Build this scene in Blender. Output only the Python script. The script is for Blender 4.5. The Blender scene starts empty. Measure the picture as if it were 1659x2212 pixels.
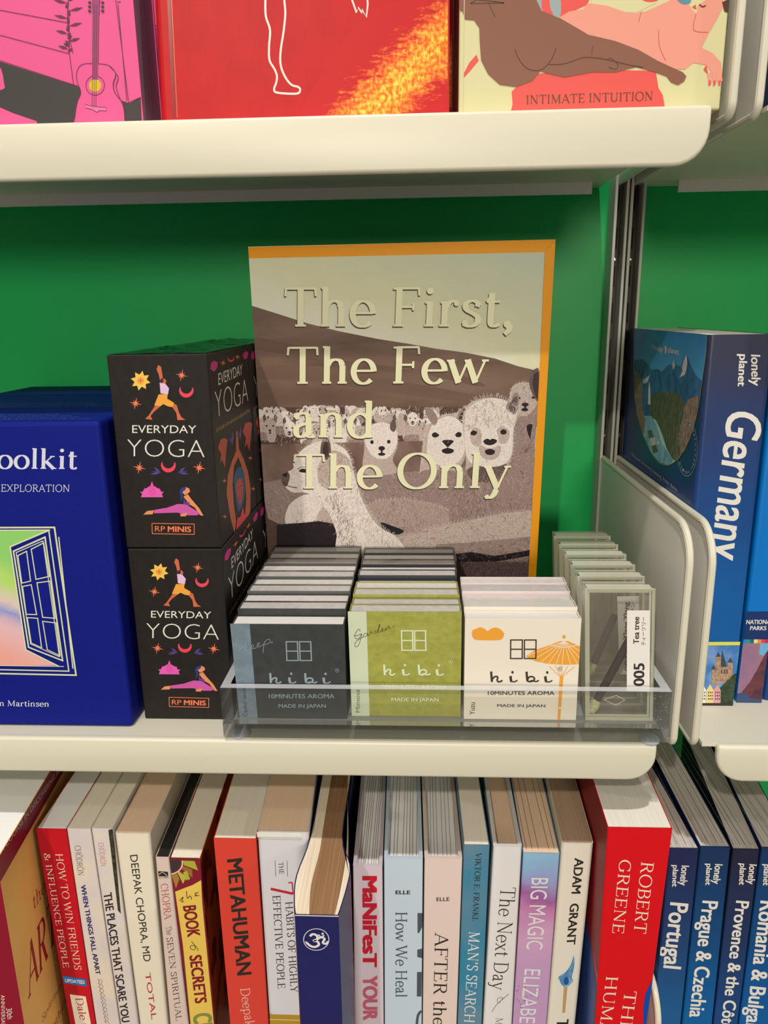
import bpy, bmesh, math, random
from mathutils import Vector, Matrix
from mathutils.geometry import tessellate_polygon
random.seed(7)
C = bpy.context.scene.collection
MM = 0.001

# ---------------------------------------------------------------- camera, world, lamps, exposure
CAM = Vector((0.0, -360.0, 221.2))            # millimetres; the shop floor is far below
FPX, YAW, PITCH, ROLL = 1651.142, 0.04970523, 0.25769115, -0.01489444
_f0 = Vector((-math.sin(YAW), math.cos(YAW), 0)); _r0 = Vector((math.cos(YAW), math.sin(YAW), 0)); _u0 = Vector((0, 0, 1))
FWD = math.cos(PITCH) * _f0 - math.sin(PITCH) * _u0
_u1 = math.cos(PITCH) * _u0 + math.sin(PITCH) * _f0
RGT = math.cos(ROLL) * _r0 + math.sin(ROLL) * _u1
UPV = math.cos(ROLL) * _u1 - math.sin(ROLL) * _r0
cam_data = bpy.data.cameras.new('camera'); cam = bpy.data.objects.new('camera', cam_data); C.objects.link(cam)
cam_data.sensor_fit = 'VERTICAL'; cam_data.sensor_height = 36.0; cam_data.sensor_width = 27.0
cam_data.lens = 36.0 * FPX / 2212.0
cam_data.clip_start = 0.01; cam_data.clip_end = 50
cam.matrix_world = Matrix(((RGT.x, UPV.x, -FWD.x, CAM.x * MM), (RGT.y, UPV.y, -FWD.y, CAM.y * MM),
                           (RGT.z, UPV.z, -FWD.z, CAM.z * MM), (0, 0, 0, 1)))
bpy.context.scene.camera = cam
vs = bpy.context.scene.view_settings
vs.view_transform = 'Standard'; vs.look = 'None'; vs.gamma = 1.0; vs.use_curve_mapping = False
vs.exposure = 0.0
cyc = bpy.context.scene.cycles
cyc.use_denoising = True; cyc.max_bounces = 10; cyc.transparent_max_bounces = 40; cyc.caustics_refractive = False

world = bpy.data.worlds.new('shop_interior_light'); bpy.context.scene.world = world; world.use_nodes = True
world.node_tree.nodes['Background'].inputs[0].default_value = (1.0, 0.93, 0.84, 1)
world.node_tree.nodes['Background'].inputs[1].default_value = 0.29

def lamp(name, azim, elev, dist, size, power, col, target=(0, 0.05, 0.05)):
    """ceiling lamp: azim in degrees from the shelf normal towards +X, elev above the horizontal"""
    d = bpy.data.lights.new(name, 'AREA'); d.shape = 'DISK'; d.size = size; d.energy = power; d.color = col
    o = bpy.data.objects.new(name, d); C.objects.link(o)
    a, e = math.radians(azim), math.radians(elev)
    v = Vector((math.sin(a) * math.cos(e), -math.cos(a) * math.cos(e), math.sin(e)))
    o.location = Vector(target) + v * dist
    o.rotation_euler = v.to_track_quat('Z', 'Y').to_euler()
    return o
lamp('ceiling_spot_front', -17, 36, 3.0, 0.07, 27, (1.0, 0.90, 0.74))
lamp('ceiling_spot_overhead', -5, 68, 2.4, 0.08, 33, (1.0, 0.955, 0.90))
lamp('ceiling_spot_side', 66, 25, 3.0, 0.08, 11, (1.0, 0.90, 0.78))
lamp('far_ceiling_lights', 4, 8.5, 6.0, 1.0, 132, (1.0, 0.90, 0.74))

# ---------------------------------------------------------------- measuring helpers
def ray(x, y):
    return RGT * ((x - 829.5) / FPX) - UPV * ((y - 1106.0) / FPX) + FWD
def on_plane(x, y, o, n):
    r = ray(x, y); return CAM + r * ((o - CAM).dot(n) / r.dot(n))
def PY(x, y, Y): return on_plane(x, y, Vector((0, Y, 0)), Vector((0, 1, 0)))
def PZ(x, y, Z): return on_plane(x, y, Vector((0, 0, Z)), Vector((0, 0, 1)))
def PX(x, y, X): return on_plane(x, y, Vector((X, 0, 0)), Vector((1, 0, 0)))
def zoom(ox, oy, s):
    """coordinates read off an enlarged view -> photograph coordinates"""
    return lambda pts: [(ox + a / s, oy + b / s) for a, b in pts]

# ---------------------------------------------------------------- materials
def lin(c): 
    c = c / 255.0
    return c / 12.92 if c <= 0.04045 else ((c + 0.055) / 1.055) ** 2.4
KILL = (1.25, 1.17, 1.05)      # colour of the shop's light, taken out of colours read off the photograph
def alb(rgb, k=1.0): return tuple(min(0.92, lin(v) / q * k) for v, q in zip(rgb, KILL)) + (1,)
MATS = {}
def mat(name, rgb, rough=0.5, spec=0.3, metal=0.0, rgb2=None, scale=(200, 200, 200), detail=3, lo=0.35, hi=0.65, bump=0.0, coat=0.0, k=1.0, grad=None):
    if name in MATS: return MATS[name]
    m = bpy.data.materials.new(name); m.use_nodes = True
    nt = m.node_tree; b = nt.nodes['Principled BSDF']
    b.inputs['Base Color'].default_value = alb(rgb, k); b.inputs['Roughness'].default_value = rough
    b.inputs['Metallic'].default_value = metal; b.inputs['Specular IOR Level'].default_value = spec
    if coat: b.inputs['Coat Weight'].default_value = coat; b.inputs['Coat Roughness'].default_value = 0.05
    if rgb2 or bump:
        tc = nt.nodes.new('ShaderNodeTexCoord'); mp = nt.nodes.new('ShaderNodeMapping'); nz = nt.nodes.new('ShaderNodeTexNoise')
        mp.inputs['Scale'].default_value = scale; nz.inputs['Scale'].default_value = 1.0; nz.inputs['Detail'].default_value = detail
        nt.links.new(tc.outputs['Object'], mp.inputs['Vector']); nt.links.new(mp.outputs['Vector'], nz.inputs['Vector'])
        if rgb2:
            cr = nt.nodes.new('ShaderNodeValToRGB'); cr.color_ramp.elements[0].position = lo; cr.color_ramp.elements[1].position = hi
            cr.color_ramp.elements[0].color = alb(rgb, k); cr.color_ramp.elements[1].color = alb(rgb2, k)
            nt.links.new(nz.outputs['Fac'], cr.inputs['Fac']); nt.links.new(cr.outputs['Color'], b.inputs['Base Color'])
        if bump:
            bp = nt.nodes.new('ShaderNodeBump'); bp.inputs['Strength'].default_value = bump; bp.inputs['Distance'].default_value = 0.0005
            nt.links.new(nz.outputs['Fac'], bp.inputs['Height']); nt.links.new(bp.outputs['Normal'], b.inputs['Normal'])
    if grad:      # printed colour blend: (start point, end point in millimetres, [(pos, rgb), ...])
        p0, p1, stops = grad
        tc = nt.nodes.new('ShaderNodeTexCoord'); vm = nt.nodes.new('ShaderNodeVectorMath'); vm.operation = 'DOT_PRODUCT'
        d = (Vector(p1) - Vector(p0)) * MM; dn = d / d.length_squared
        vm.inputs[1].default_value = dn
        sb = nt.nodes.new('ShaderNodeMath'); sb.operation = 'SUBTRACT'; sb.inputs[1].default_value = (Vector(p0) * MM).dot(dn)
        nt.links.new(tc.outputs['Object'], vm.inputs[0]); nt.links.new(vm.outputs['Value'], sb.inputs[0])
        nz = nt.nodes.new('ShaderNodeTexNoise'); nz.inputs['Scale'].default_value = 60
        nt.links.new(tc.outputs['Object'], nz.inputs['Vector'])
        ad = nt.nodes.new('ShaderNodeMath'); ad.operation = 'MULTIPLY_ADD'; ad.inputs[1].default_value = 0.25; 
        nt.links.new(nz.outputs['Fac'], ad.inputs[0])
        s2 = nt.nodes.new('ShaderNodeMath'); s2.operation = 'SUBTRACT'; s2.inputs[1].default_value = 0.125
        nt.links.new(sb.outputs[0], s2.inputs[0]); nt.links.new(s2.outputs[0], ad.inputs[2])
        cr = nt.nodes.new('ShaderNodeValToRGB'); el = cr.color_ramp.elements
        while len(el) < len(stops): el.new(0.5)
        for e, (ps, cc) in zip(el, stops): e.position = ps; e.color = alb(cc, k)
        nt.links.new(ad.outputs[0], cr.inputs['Fac']); nt.links.new(cr.outputs['Color'], b.inputs['Base Color'])
    MATS[name] = m
    return m
def clear_mat(name, tint, gloss, rough=0.03, facing=0.35, body=None, bodyfac=0.0, thru=0.5):
    if name in MATS: return MATS[name]
    m = bpy.data.materials.new(name); m.use_nodes = True; nt = m.node_tree
    for n in list(nt.nodes):
        if n.type != 'OUTPUT_MATERIAL': nt.nodes.remove(n)
    out = [n for n in nt.nodes if n.type == 'OUTPUT_MATERIAL'][0]
    tr = nt.nodes.new('ShaderNodeBsdfTransparent'); tr.inputs[0].default_value = tuple(tint) + (1,)
    gl = nt.nodes.new('ShaderNodeBsdfGlossy'); gl.inputs['Roughness'].default_value = rough
    lw = nt.nodes.new('ShaderNodeLayerWeight'); lw.inputs['Blend'].default_value = facing
    ml = nt.nodes.new('ShaderNodeMath'); ml.operation = 'MULTIPLY'; ml.inputs[1].default_value = gloss
    mx = nt.nodes.new('ShaderNodeMixShader')
    nt.links.new(lw.outputs['Fresnel'], ml.inputs[0]); nt.links.new(ml.outputs[0], mx.inputs[0])
    nt.links.new(tr.outputs[0], mx.inputs[1]); nt.links.new(gl.outputs[0], mx.inputs[2])
    last = mx
    if body:
        df = nt.nodes.new('ShaderNodeBsdfDiffuse'); df.inputs[0].default_value = alb(body)
        tl = nt.nodes.new('ShaderNodeBsdfTranslucent'); tl.inputs[0].default_value = alb(body)
        m1 = nt.nodes.new('ShaderNodeMixShader'); m1.inputs[0].default_value = thru
        nt.links.new(df.outputs[0], m1.inputs[1]); nt.links.new(tl.outputs[0], m1.inputs[2])
        m2 = nt.nodes.new('ShaderNodeMixShader'); m2.inputs[0].default_value = bodyfac
        nt.links.new(mx.outputs[0], m2.inputs[1]); nt.links.new(m1.outputs[0], m2.inputs[2]); last = m2
    nt.links.new(last.outputs[0], out.inputs['Surface'])
    MATS[name] = m
    return m

# ---------------------------------------------------------------- mesh builder (millimetres)
class MB:
    def __init__(s): s.v = []; s.f = []; s.m = []; s.mats = []
    def mi(s, m):
        if m not in s.mats: s.mats.append(m)
        return s.mats.index(m)
    def face(s, pts, m):
        i = len(s.v); s.v += [tuple(p) for p in pts]; s.f.append(tuple(range(i, i + len(pts)))); s.m.append(s.mi(m))
    def mesh(s, vs, fs, m):
        i = len(s.v); s.v += [tuple(p) for p in vs]; k = s.mi(m) if not isinstance(m, (list, tuple)) else None
        for q, f in enumerate(fs):
            s.f.append(tuple(i + j for j in f)); s.m.append(k if k is not None else s.mi(m[q]))
    def hexa(s, p, m, bevel=0.0, seg=2):
        """p: bottom 4 counter-clockwise from above, then top 4"""
        fs = [(3, 2, 1, 0), (4, 5, 6, 7), (0, 1, 5, 4), (1, 2, 6, 5), (2, 3, 7, 6), (3, 0, 4, 7)]
        s.solid(p, fs, m, bevel, seg)
    def solid(s, p, fs, m, bevel=0.0, seg=2, only=None):
        if not bevel: s.mesh(p, fs, m); return
        bm = bmesh.new(); vv = [bm.verts.new(q) for q in p]
        for f in fs: bm.faces.new([vv[i] for i in f])
        bm.normal_update()
        ed = [e for e in bm.edges if len(e.link_faces) == 2 and e.calc_face_angle(0) > 0.5]
        if only: ed = [e for e in ed if only(e.verts[0].co, e.verts[1].co)]
        bmesh.ops.bevel(bm, geom=ed, offset=bevel, segments=seg, affect='EDGES', profile=0.5, clamp_overlap=True)
        bm.verts.index_update()
        s.mesh([v.co[:] for v in bm.verts], [[v.index for v in f.verts] for f in bm.faces], m); bm.free()
    def box(s, x0, x1, y0, y1, z0, z1, m, bevel=0.0, seg=2):
        s.hexa([(x0, y0, z0), (x1, y0, z0), (x1, y1, z0), (x0, y1, z0), (x0, y0, z1), (x1, y0, z1), (x1, y1, z1), (x0, y1, z1)], m, bevel, seg)
    def prism(s, poly, fn, h0, h1, m, bevel=0.0, seg=2, only=None):
        """poly: 2-D outline; fn(a, b, h) -> 3-D"""
        n = len(poly); p = [fn(a, b, h0) for a, b in poly] + [fn(a, b, h1) for a, b in poly]
        fs = [tuple(range(n))[::-1], tuple(range(n, 2 * n))] + [(i, (i + 1) % n, n + (i + 1) % n, n + i) for i in range(n)]
        s.solid([Vector(q) for q in p], fs, m, bevel, seg, only)
    def lathe(s, prof, c, m, n=20):
        """prof: (radius, z) list round a vertical axis at c"""
        vs = []; fs = []
        for r, z in prof:
            for i in range(n): a = 2 * math.pi * i / n; vs.append((c[0] + r * math.cos(a), c[1] + r * math.sin(a), c[2] + z))
        for j in range(len(prof) - 1):
            for i in range(n): fs.append((j * n + i, j * n + (i + 1) % n, (j + 1) * n + (i + 1) % n, (j + 1) * n + i))
        fs.append(tuple(range(n))[::-1]); fs.append(tuple((len(prof) - 1) * n + i for i in range(n)))
        s.mesh(vs, fs, m)
    def tube(s, pts, r, m, n=10):
        pts = [Vector(p) for p in pts]; rs = r if isinstance(r, (list, tuple)) else [r] * len(pts); vs = []; fs = []
        for i, p in enumerate(pts):
            t = (pts[min(i + 1, len(pts) - 1)] - pts[max(i - 1, 0)]).normalized()
            a = t.cross(Vector((0.3, 0.8, 0.2))).normalized(); b = t.cross(a)
            for k in range(n): q = 2 * math.pi * k / n; vs.append(p + (a * math.cos(q) + b * math.sin(q)) * rs[i])
        for i in range(len(pts) - 1):
            for k in range(n): fs.append((i * n + k, i * n + (k + 1) % n, (i + 1) * n + (k + 1) % n, (i + 1) * n + k))
        fs.append(tuple(range(n))[::-1]); fs.append(tuple((len(pts) - 1) * n + k for k in range(n)))
        s.mesh(vs, fs, m)
    def build(s, name, parent=None, smooth=False):
        off = Vector((0, 0, 0)) if parent is None else WORLD(parent)
        me = bpy.data.meshes.new(name)
        me.from_pydata([(v[0] * MM - off.x, v[1] * MM - off.y, v[2] * MM - off.z) for v in s.v], [], s.f)
        for m in s.mats: me.materials.append(m)
        me.polygons.foreach_set('material_index', s.m)
        if smooth:
            me.polygons.foreach_set('use_smooth', [True] * len(s.f))
        me.update()
        if smooth: me.set_sharp_from_angle(angle=math.radians(32))
        o = bpy.data.objects.new(name, me); C.objects.link(o)
        if parent is not None: o.parent = parent
        return o
def WORLD(o):
    p = Vector(o.location)
    while o.parent: o = o.parent; p += Vector(o.location)
    return p
def tag(o, label, cat, group=None, kind=None):
    o['label'] = label; o['category'] = cat
    if group: o['group'] = group
    if kind: o['kind'] = kind
    return o
def thing(name, loc, label, cat, group=None):
    o = bpy.data.objects.new(name, None); C.objects.link(o); o.location = Vector(loc) * MM; o.empty_display_size = 0.01
    return tag(o, label, cat, group)
def dup(root, delta, label, group=None):
    r = root.copy(); C.objects.link(r); r.location = Vector(root.location) + Vector(delta) * MM
    r['label'] = label
    if group: r['group'] = group
    for ch in list(root.children):
        c = ch.copy(); C.objects.link(c); c.parent = r
        for g in list(ch.children):
            d = g.copy(); C.objects.link(d); d.parent = c
    return r

# ---------------------------------------------------------------- printing on flat faces
class Sheet:
    """a printed face: o corner, u right, v up, n outwards"""
    def __init__(s, o, u, v, mb, eps=0.05, mapper=None):
        s.o = Vector(o); s.u = Vector(u).normalized(); s.v = Vector(v).normalized(); s.n = s.u.cross(s.v).normalized()
        s.mb = mb; s.eps = eps; s.mapper = mapper; s.k = 0; s.clip = None; s.v = s.n.cross(s.u).normalized()
    def px(s, p):
        if s.mapper: p = s.mapper([p])[0]
        q = on_plane(p[0], p[1], s.o, s.n) - s.o
        return (q.dot(s.u), q.dot(s.v))
    def step(s):
        s.k = (s.k + 1) % 60; return 0.05 * s.k / 3.0 * 0.06 / s.eps * 0.25
    def at(s, q, layer): return s.o + s.u * q[0] + s.v * q[1] + s.n * (s.eps * layer)
    def rect(s, w, h):
        s.clip = [(0, 0), (w, 0), (w, h), (0, h)]; return s
    def emit(s, pts, fs, m, layer):
        """print faces, trimmed at the edge of the printed face"""
        layer += s.step()
        if not s.clip: s.mb.mesh([s.at(p, layer) for p in pts], fs, m); return
        q = s.clip; n = len(q); ok = []; cut = []
        side = lambda p, i: (q[(i + 1) % n][0] - q[i][0]) * (p[1] - q[i][1]) - (q[(i + 1) % n][1] - q[i][1]) * (p[0] - q[i][0])
        inn = [all(side(p, i) >= 0 for i in range(n)) for p in pts]
        for f in fs: (ok if all(inn[j] for j in f) else cut).append(f)
        if ok: s.mb.mesh([s.at(p, layer) for p in pts], ok, m)
        for f in cut:
            a = [pts[j] for j in f]
            for i in range(n):
                b = []
                for j in range(len(a)):
                    c, d = a[j], a[(j + 1) % len(a)]; sc, sd = side(c, i), side(d, i)
                    if sc >= 0: b.append(c)
                    if (sc >= 0) != (sd >= 0): t = sc / (sc - sd); b.append((c[0] + (d[0] - c[0]) * t, c[1] + (d[1] - c[1]) * t))
                a = b
                if len(a) < 3: break
            if len(a) >= 3: s.mb.mesh([s.at(p, layer) for p in a], [tuple(range(len(a)))], m)
    def poly_l(s, pts, m, layer=1):
        n = len(pts)
        if n < 3: return
        if n == 4 or n == 3:
            tris = None
        area = sum(pts[i][0] * pts[(i + 1) % n][1] - pts[(i + 1) % n][0] * pts[i][1] for i in range(n))
        if area < 0: pts = pts[::-1]
        t = tessellate_polygon([[Vector((a, b, 0)) for a, b in pts]])
        fs = []
        for a, b, c in t:
            A, B, Cc = pts[a], pts[b], pts[c]
            cr = (B[0] - A[0]) * (Cc[1] - A[1]) - (B[1] - A[1]) * (Cc[0] - A[0])
            fs.append((a, b, c) if cr > 0 else (a, c, b))
        s.emit(pts, fs, m, layer)
    def poly(s, pts, m, layer=1, smooth=False):
        if smooth: pts = crom(pts, True)
        s.poly_l([s.px(p) for p in pts], m, layer)
    def ribbon_l(s, pts, w, m, layer=1, closed=False):
        n = len(pts)
        if n < 2: return
        ws = w if isinstance(w, (list, tuple)) else [w] * n
        L = []; Rr = []
        for i in range(n):
            a = pts[(i - 1) % n] if (closed or i > 0) else pts[i]; b = pts[(i + 1) % n] if (closed or i < n - 1) else pts[i]
            dx, dy = b[0] - a[0], b[1] - a[1]; l = math.hypot(dx, dy) or 1.0
            nx, ny = -dy / l * ws[i] / 2, dx / l * ws[i] / 2
            L.append((pts[i][0] + nx, pts[i][1] + ny)); Rr.append((pts[i][0] - nx, pts[i][1] - ny))
        fs = []
        for i in range(n if closed else n - 1):
            j = (i + 1) % n; fs.append((n + i, n + j, j, i))
        s.emit(L + Rr, fs, m, layer)
    def line(s, pts, w, m, layer=1, closed=False, smooth=False):
        """w in millimetres"""
        if smooth: pts = crom(pts, closed)
        s.ribbon_l([s.px(p) for p in pts], w, m, layer, closed)
    def segs(s, pts, w, m, layer=1, closed=True):
        """straight-sided outline with square corners"""
        q = [s.px(p) for p in pts]; n = len(q)
        for i in range(n if closed else n - 1):
            a, b = q[i], q[(i + 1) % n]; dx, dy = b[0] - a[0], b[1] - a[1]; l = math.hypot(dx, dy) or 1
            e = w / 2 / l
            s.ribbon_l([(a[0] - dx * e, a[1] - dy * e), (b[0] + dx * e, b[1] + dy * e)], w, m, layer)
    def ell(s, c, rx, ry, m, layer=1, n=20, ring=None):
        """c, radii in picture units; drawn as projected"""
        pts = [(c[0] + rx * math.cos(2 * math.pi * i / n), c[1] + ry * math.sin(2 * math.pi * i / n)) for i in range(n)]
        if ring: s.line(pts, ring, m, layer, True)
        else: s.poly(pts, m, layer)
    def frame(s, p0, p1, h):
        a, b, c = s.px(p0), s.px(p1), s.px(h)
        return a, (b[0] - a[0], b[1] - a[1]), (c[0] - a[0], c[1] - a[1])
    def sans(s, body, p0, p1, h, m, layer=2, bold=0.0):
        vs, fs, x0, x1, cap = sans_mesh(body, min(bold, 0.0))
        a, e, f = s.frame(p0, p1, h); bb = max(bold, 0.0) * 0.8; x0 -= bb; x1 += bb
        for dx, dy in (((0, 0),) if bb == 0 else ((0, 0), (-bb, bb * .4), (bb, bb * .4), (-bb, -bb * .4), (bb, -bb * .4))):
            q = [((a[0] + e[0] * (x + dx - x0) / (x1 - x0) + f[0] * (y + dy) / cap, a[1] + e[1] * (x + dx - x0) / (x1 - x0) + f[1] * (y + dy) / cap)) for x, y in vs]
            s.emit(q, fs, m, layer)
    def serif(s, body, p0, p1, h, m, layer=2, thick=95, thin=34, slab=1.0, gap=0, shift=(0, 0)):
        strokes, wid = serif_strokes(body, thick, thin, slab, gap)
        a, e, f = s.frame(p0, p1, h)
        T = lambda x, y: (a[0] + e[0] * x / wid + f[0] * y / 700.0 + shift[0], a[1] + e[1] * x / wid + f[1] * y / 700.0 + shift[1])
        for L, Rr, closed in strokes:
            n = len(L); vs = [T(*p) for p in L + Rr]
            fs = [(n + i, n + (i + 1) % n, (i + 1) % n, i) for i in range(n if closed else n - 1)]
            s.emit(vs, fs, m, layer)
def crom(pts, closed=False, k=6):
    n = len(pts); out = []
    for i in range(n if closed else n - 1):
        g = lambda j: pts[j % n] if closed else pts[max(0, min(n - 1, j))]
        p0, p1, p2, p3 = g(i - 1), g(i), g(i + 1), g(i + 2)
        for t in range(k):
            t /= k
            out.append(tuple(0.5 * (2 * p1[c] + (p2[c] - p0[c]) * t + (2 * p0[c] - 5 * p1[c] + 4 * p2[c] - p3[c]) * t * t + (3 * p1[c] - p0[c] - 3 * p2[c] + p3[c]) * t ** 3) for c in (0, 1)))
    if not closed: out.append(pts[-1])
    return out
_SANS = {}
def sans_mesh(body, bold):
    key = (body, bold)
    if key in _SANS: return _SANS[key]
    def mk(t, b):
        c = bpy.data.curves.new('lettering', 'FONT'); c.body = t; c.size = 1; c.offset = b; c.resolution_u = 4
        o = bpy.data.objects.new('lettering', c); C.objects.link(o)
        dg = bpy.context.evaluated_depsgraph_get(); me = bpy.data.meshes.new_from_object(o.evaluated_get(dg))
        vs = [(v.co.x, v.co.y) for v in me.vertices]; fs = [tuple(p.vertices) for p in me.polygons]
        fs = [f if sum(vs[f[i]][0] * vs[f[(i + 1) % len(f)]][1] - vs[f[(i + 1) % len(f)]][0] * vs[f[i]][1] for i in range(len(f))) > 0 else f[::-1] for f in fs]
        bpy.data.objects.remove(o); bpy.data.curves.remove(c); bpy.data.meshes.remove(me)
        return vs, fs
    cap = max(v[1] for v in mk('H', 0)[0])
    vs, fs = mk(body, bold)
    r = (vs, fs, min(v[0] for v in vs), max(v[0] for v in vs), cap)
    _SANS[key] = r
    return r

# ---------------------------------------------------------------- a serif alphabet drawn as pen strokes
def _ser():
    l = lambda *a: ('l',) + a
    a_ = lambda *a: ('a',) + a
    s = lambda *a: ('s',) + a
    G = {}
    G['A'] = (690, [l(70, 0, 335, 700, 'n'), l(325, 700, 610, 0, 'k'), l(165, 235, 500, 235), s(70, 0, 75), s(610, 0, 85)])
    G['B'] = (610, [l(150, 0, 150, 700), l(150, 685, 320, 685), a_(315, 525, 175, 160, 90, -90), l(150, 365, 330, 365), a_(325, 190, 215, 175, 90, -90), l(150, 15, 330, 15), s(110, 0, 70), s(110, 700, 70)])
    G['C'] = (660, [a_(370, 350, 290, 345, 48, 312), l(575, 690, 585, 500, 'n')])
    G['D'] = (740, [l(150, 0, 150, 700), l(150, 685, 340, 685), a_(335, 350, 310, 335, 90, -90), l(150, 15, 340, 15), s(110, 0, 70), s(110, 700, 70)])
    G['E'] = (600, [l(150, 0, 150, 700), l(110, 685, 510, 685), l(150, 365, 420, 365), l(110, 15, 530, 15), l(505, 695, 515, 560, 'n'), l(525, 5, 545, 155, 'n'), l(420, 300, 420, 430, 'n'), s(110, 0, 70), s(110, 700, 70)])
    G['F'] = (560, [l(150, 0, 150, 700), l(110, 685, 500, 685), l(150, 355, 410, 355), l(495, 695, 510, 555, 'n'), l(410, 290, 410, 420, 'n'), s(150, 0, 95), s(110, 700, 70)])
    G['G'] = (730, [a_(370, 350, 290, 345, 48, 320), l(600, 60, 600, 300), s(600, 310, 80), l(575, 690, 590, 510, 'n')])
    G['H'] = (770, [l(150, 0, 150, 700), l(610, 0, 610, 700), l(150, 360, 610, 360)] + [s(x, y, 88) for x in (150, 610) for y in (0, 700)])
    G['I'] = (330, [l(165, 0, 165, 700), s(165, 0, 90), s(165, 700, 90)])
    G['K'] = (690, [l(150, 0, 150, 700), l(150, 270, 510, 700, 'n'), l(275, 410, 580, 0, 'k'), s(150, 0, 88), s(150, 700, 88), s(520, 700, 75), s(590, 0, 85)])
    G['L'] = (570, [l(150, 0, 150, 700), l(110, 15, 510, 15), l(505, 5, 525, 165, 'n'), s(110, 0, 70), s(150, 700, 88)])
    G['M'] = (880, [l(130, 0, 155, 700, 'n'), l(150, 700, 430, 40, 'k'), l(430, 40, 715, 700, 'n'), l(720, 0, 715, 700, 'k'), s(130, 0, 75), s(725, 0, 88), s(130, 700, 60), s(745, 700, 60)])
    G['N'] = (760, [l(140, 0, 140, 700, 'n'), l(140, 700, 610, 20, 'k'), l(615, 10, 615, 700, 'n'), s(140, 0, 75), s(615, 700, 75), s(110, 700, 60)])
    G['O'] = (760, [a_(380, 350, 310, 350, 0, 360)])
    G['P'] = (590, [l(150, 0, 150, 700), l(150, 685, 330, 685), a_(325, 510, 195, 175, 90, -90), l(150, 335, 330, 335), s(150, 0, 92), s(110, 700, 70)])
    G['R'] = (660, [l(150, 0, 150, 700), l(150, 685, 330, 685), a_(320, 520, 185, 165, 90, -90), l(150, 355, 330, 355), l(330, 355, 560, 0, 'k'), s(150, 0, 88), s(110, 700, 70), s(585, 0, 60)])
    G['S'] = (520, [('p', [(420, 560), (400, 640), (330, 690), (250, 695), (165, 665), (120, 590), (125, 500), (180, 430), (270, 370), (370, 310), (420, 230), (415, 120), (355, 40), (265, 8), (180, 15), (120, 70), (95, 160)]), l(425, 690, 430, 520, 'n'), l(90, 10, 88, 180, 'n')])
    G['T'] = (650, [l(325, 0, 325, 700), l(60, 685, 590, 685), l(62, 695, 50, 545, 'n'), l(588, 695, 600, 545, 'n'), s(325, 0, 98)])
    G['U'] = (730, [l(150, 215, 150, 700), a_(365, 220, 215, 215, 180, 360), l(580, 220, 580, 700, 'n'), s(150, 700, 88), s(580, 700, 75)])
    G['V'] = (690, [l(70, 700, 350, 10, 'k'), l(345, 10, 610, 700, 'n'), s(75, 700, 85), s(615, 700, 75)])
    G['W'] = (960, [l(60, 700, 290, 10, 'k'), l(285, 10, 470, 660, 'n'), l(460, 700, 690, 10, 'k'), l(685, 10, 890, 700, 'n'), s(65, 700, 85), s(895, 700, 75), s(460, 700, 70)])
    G['X'] = (690, [l(90, 700, 590, 0, 'k'), l(90, 0, 580, 700, 'n'), s(95, 700, 80), s(585, 0, 80), s(90, 0, 70), s(580, 700, 70)])
    G['Y'] = (660, [l(60, 700, 330, 310, 'k'), l(330, 310, 590, 700, 'n'), l(330, 0, 330, 320), s(65, 700, 80), s(590, 700, 70), s(330, 0, 92)])
    G['Z'] = (600, [l(90, 685, 510, 685), l(510, 690, 90, 10, 'k'), l(90, 15, 530, 15), l(95, 690, 85, 550, 'n'), l(525, 10, 540, 160, 'n')])
    G['a'] = (460, [('p', [(85, 370), (110, 430), (190, 462), (270, 450), (310, 390)]), l(312, 395, 312, 70), ('p', [(312, 75), (325, 20), (370, 8), (420, 40)]), ('p', [(310, 275), (200, 245), (110, 200), (78, 125), (100, 45), (165, 8), (240, 30), (310, 95)]), ('d', 100, 385, 42)])
    G['b'] = (540, [l(125, 20, 125, 710), a_(285, 232, 190, 228, 150, -150), s(90, 715, 45)])
    G['c'] = (450, [a_(255, 230, 190, 228, 45, 318), ('d', 385, 375, 44)])
    G['d'] = (550, [l(400, 0, 400, 710), a_(245, 232, 190, 228, 35, 325), s(365, 715, 45), s(440, 10, 50)])
    G['e'] = (470, [a_(245, 230, 185, 228, 0, 318), l(65, 245, 425, 245, 'n')])
    G['f'] = (340, [l(150, 0, 150, 560), ('p', [(150, 555), (165, 650), (220, 705), (300, 700), (335, 660)]), l(60, 450, 280, 450, 'n'), s(150, 0, 88), ('d', 320, 665, 40)])
    G['g'] = (500, [a_(225, 300, 150, 155, 0, 360), ('p', [(150, 175), (105, 110), (140, 60), (260, 45), (370, 20), (410, -60), (350, -150), (220, -185), (110, -160), (65, -90), (110, -20), (200, 25)]), ('p', [(340, 410), (390, 460), (450, 450)])])
    G['h'] = (560, [l(125, 0, 125, 710), ('p', [(125, 330), (190, 425), (280, 460), (370, 430), (410, 340)]), l(412, 345, 412, 0), s(125, 0, 85), s(412, 0, 85), s(90, 715, 45)])
    G['i'] = (290, [l(145, 0, 145, 450), s(145, 0, 88), s(108, 452, 48), ('d', 140, 640, 58)])
    G['k'] = (540, [l(125, 0, 125, 710), l(125, 180, 390, 440, 'n'), l(210, 255, 440, 0, 'k'), s(125, 0, 85), s(90, 715, 45), s(390, 450, 70), s(450, 0, 72)])
    G['l'] = (285, [l(140, 0, 140, 710), s(140, 0, 88), s(104, 715, 46)])
    G['m'] = (840, [l(125, 0, 125, 450), ('p', [(125, 330), (185, 425), (265, 460), (345, 430), (380, 340)]), l(382, 345, 382, 0), ('p', [(382, 330), (445, 425), (530, 460), (615, 430), (650, 340)]), l(652, 345, 652, 0)] + [s(x, 0, 80) for x in (125, 382, 652)] + [s(90, 452, 46)])
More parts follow.
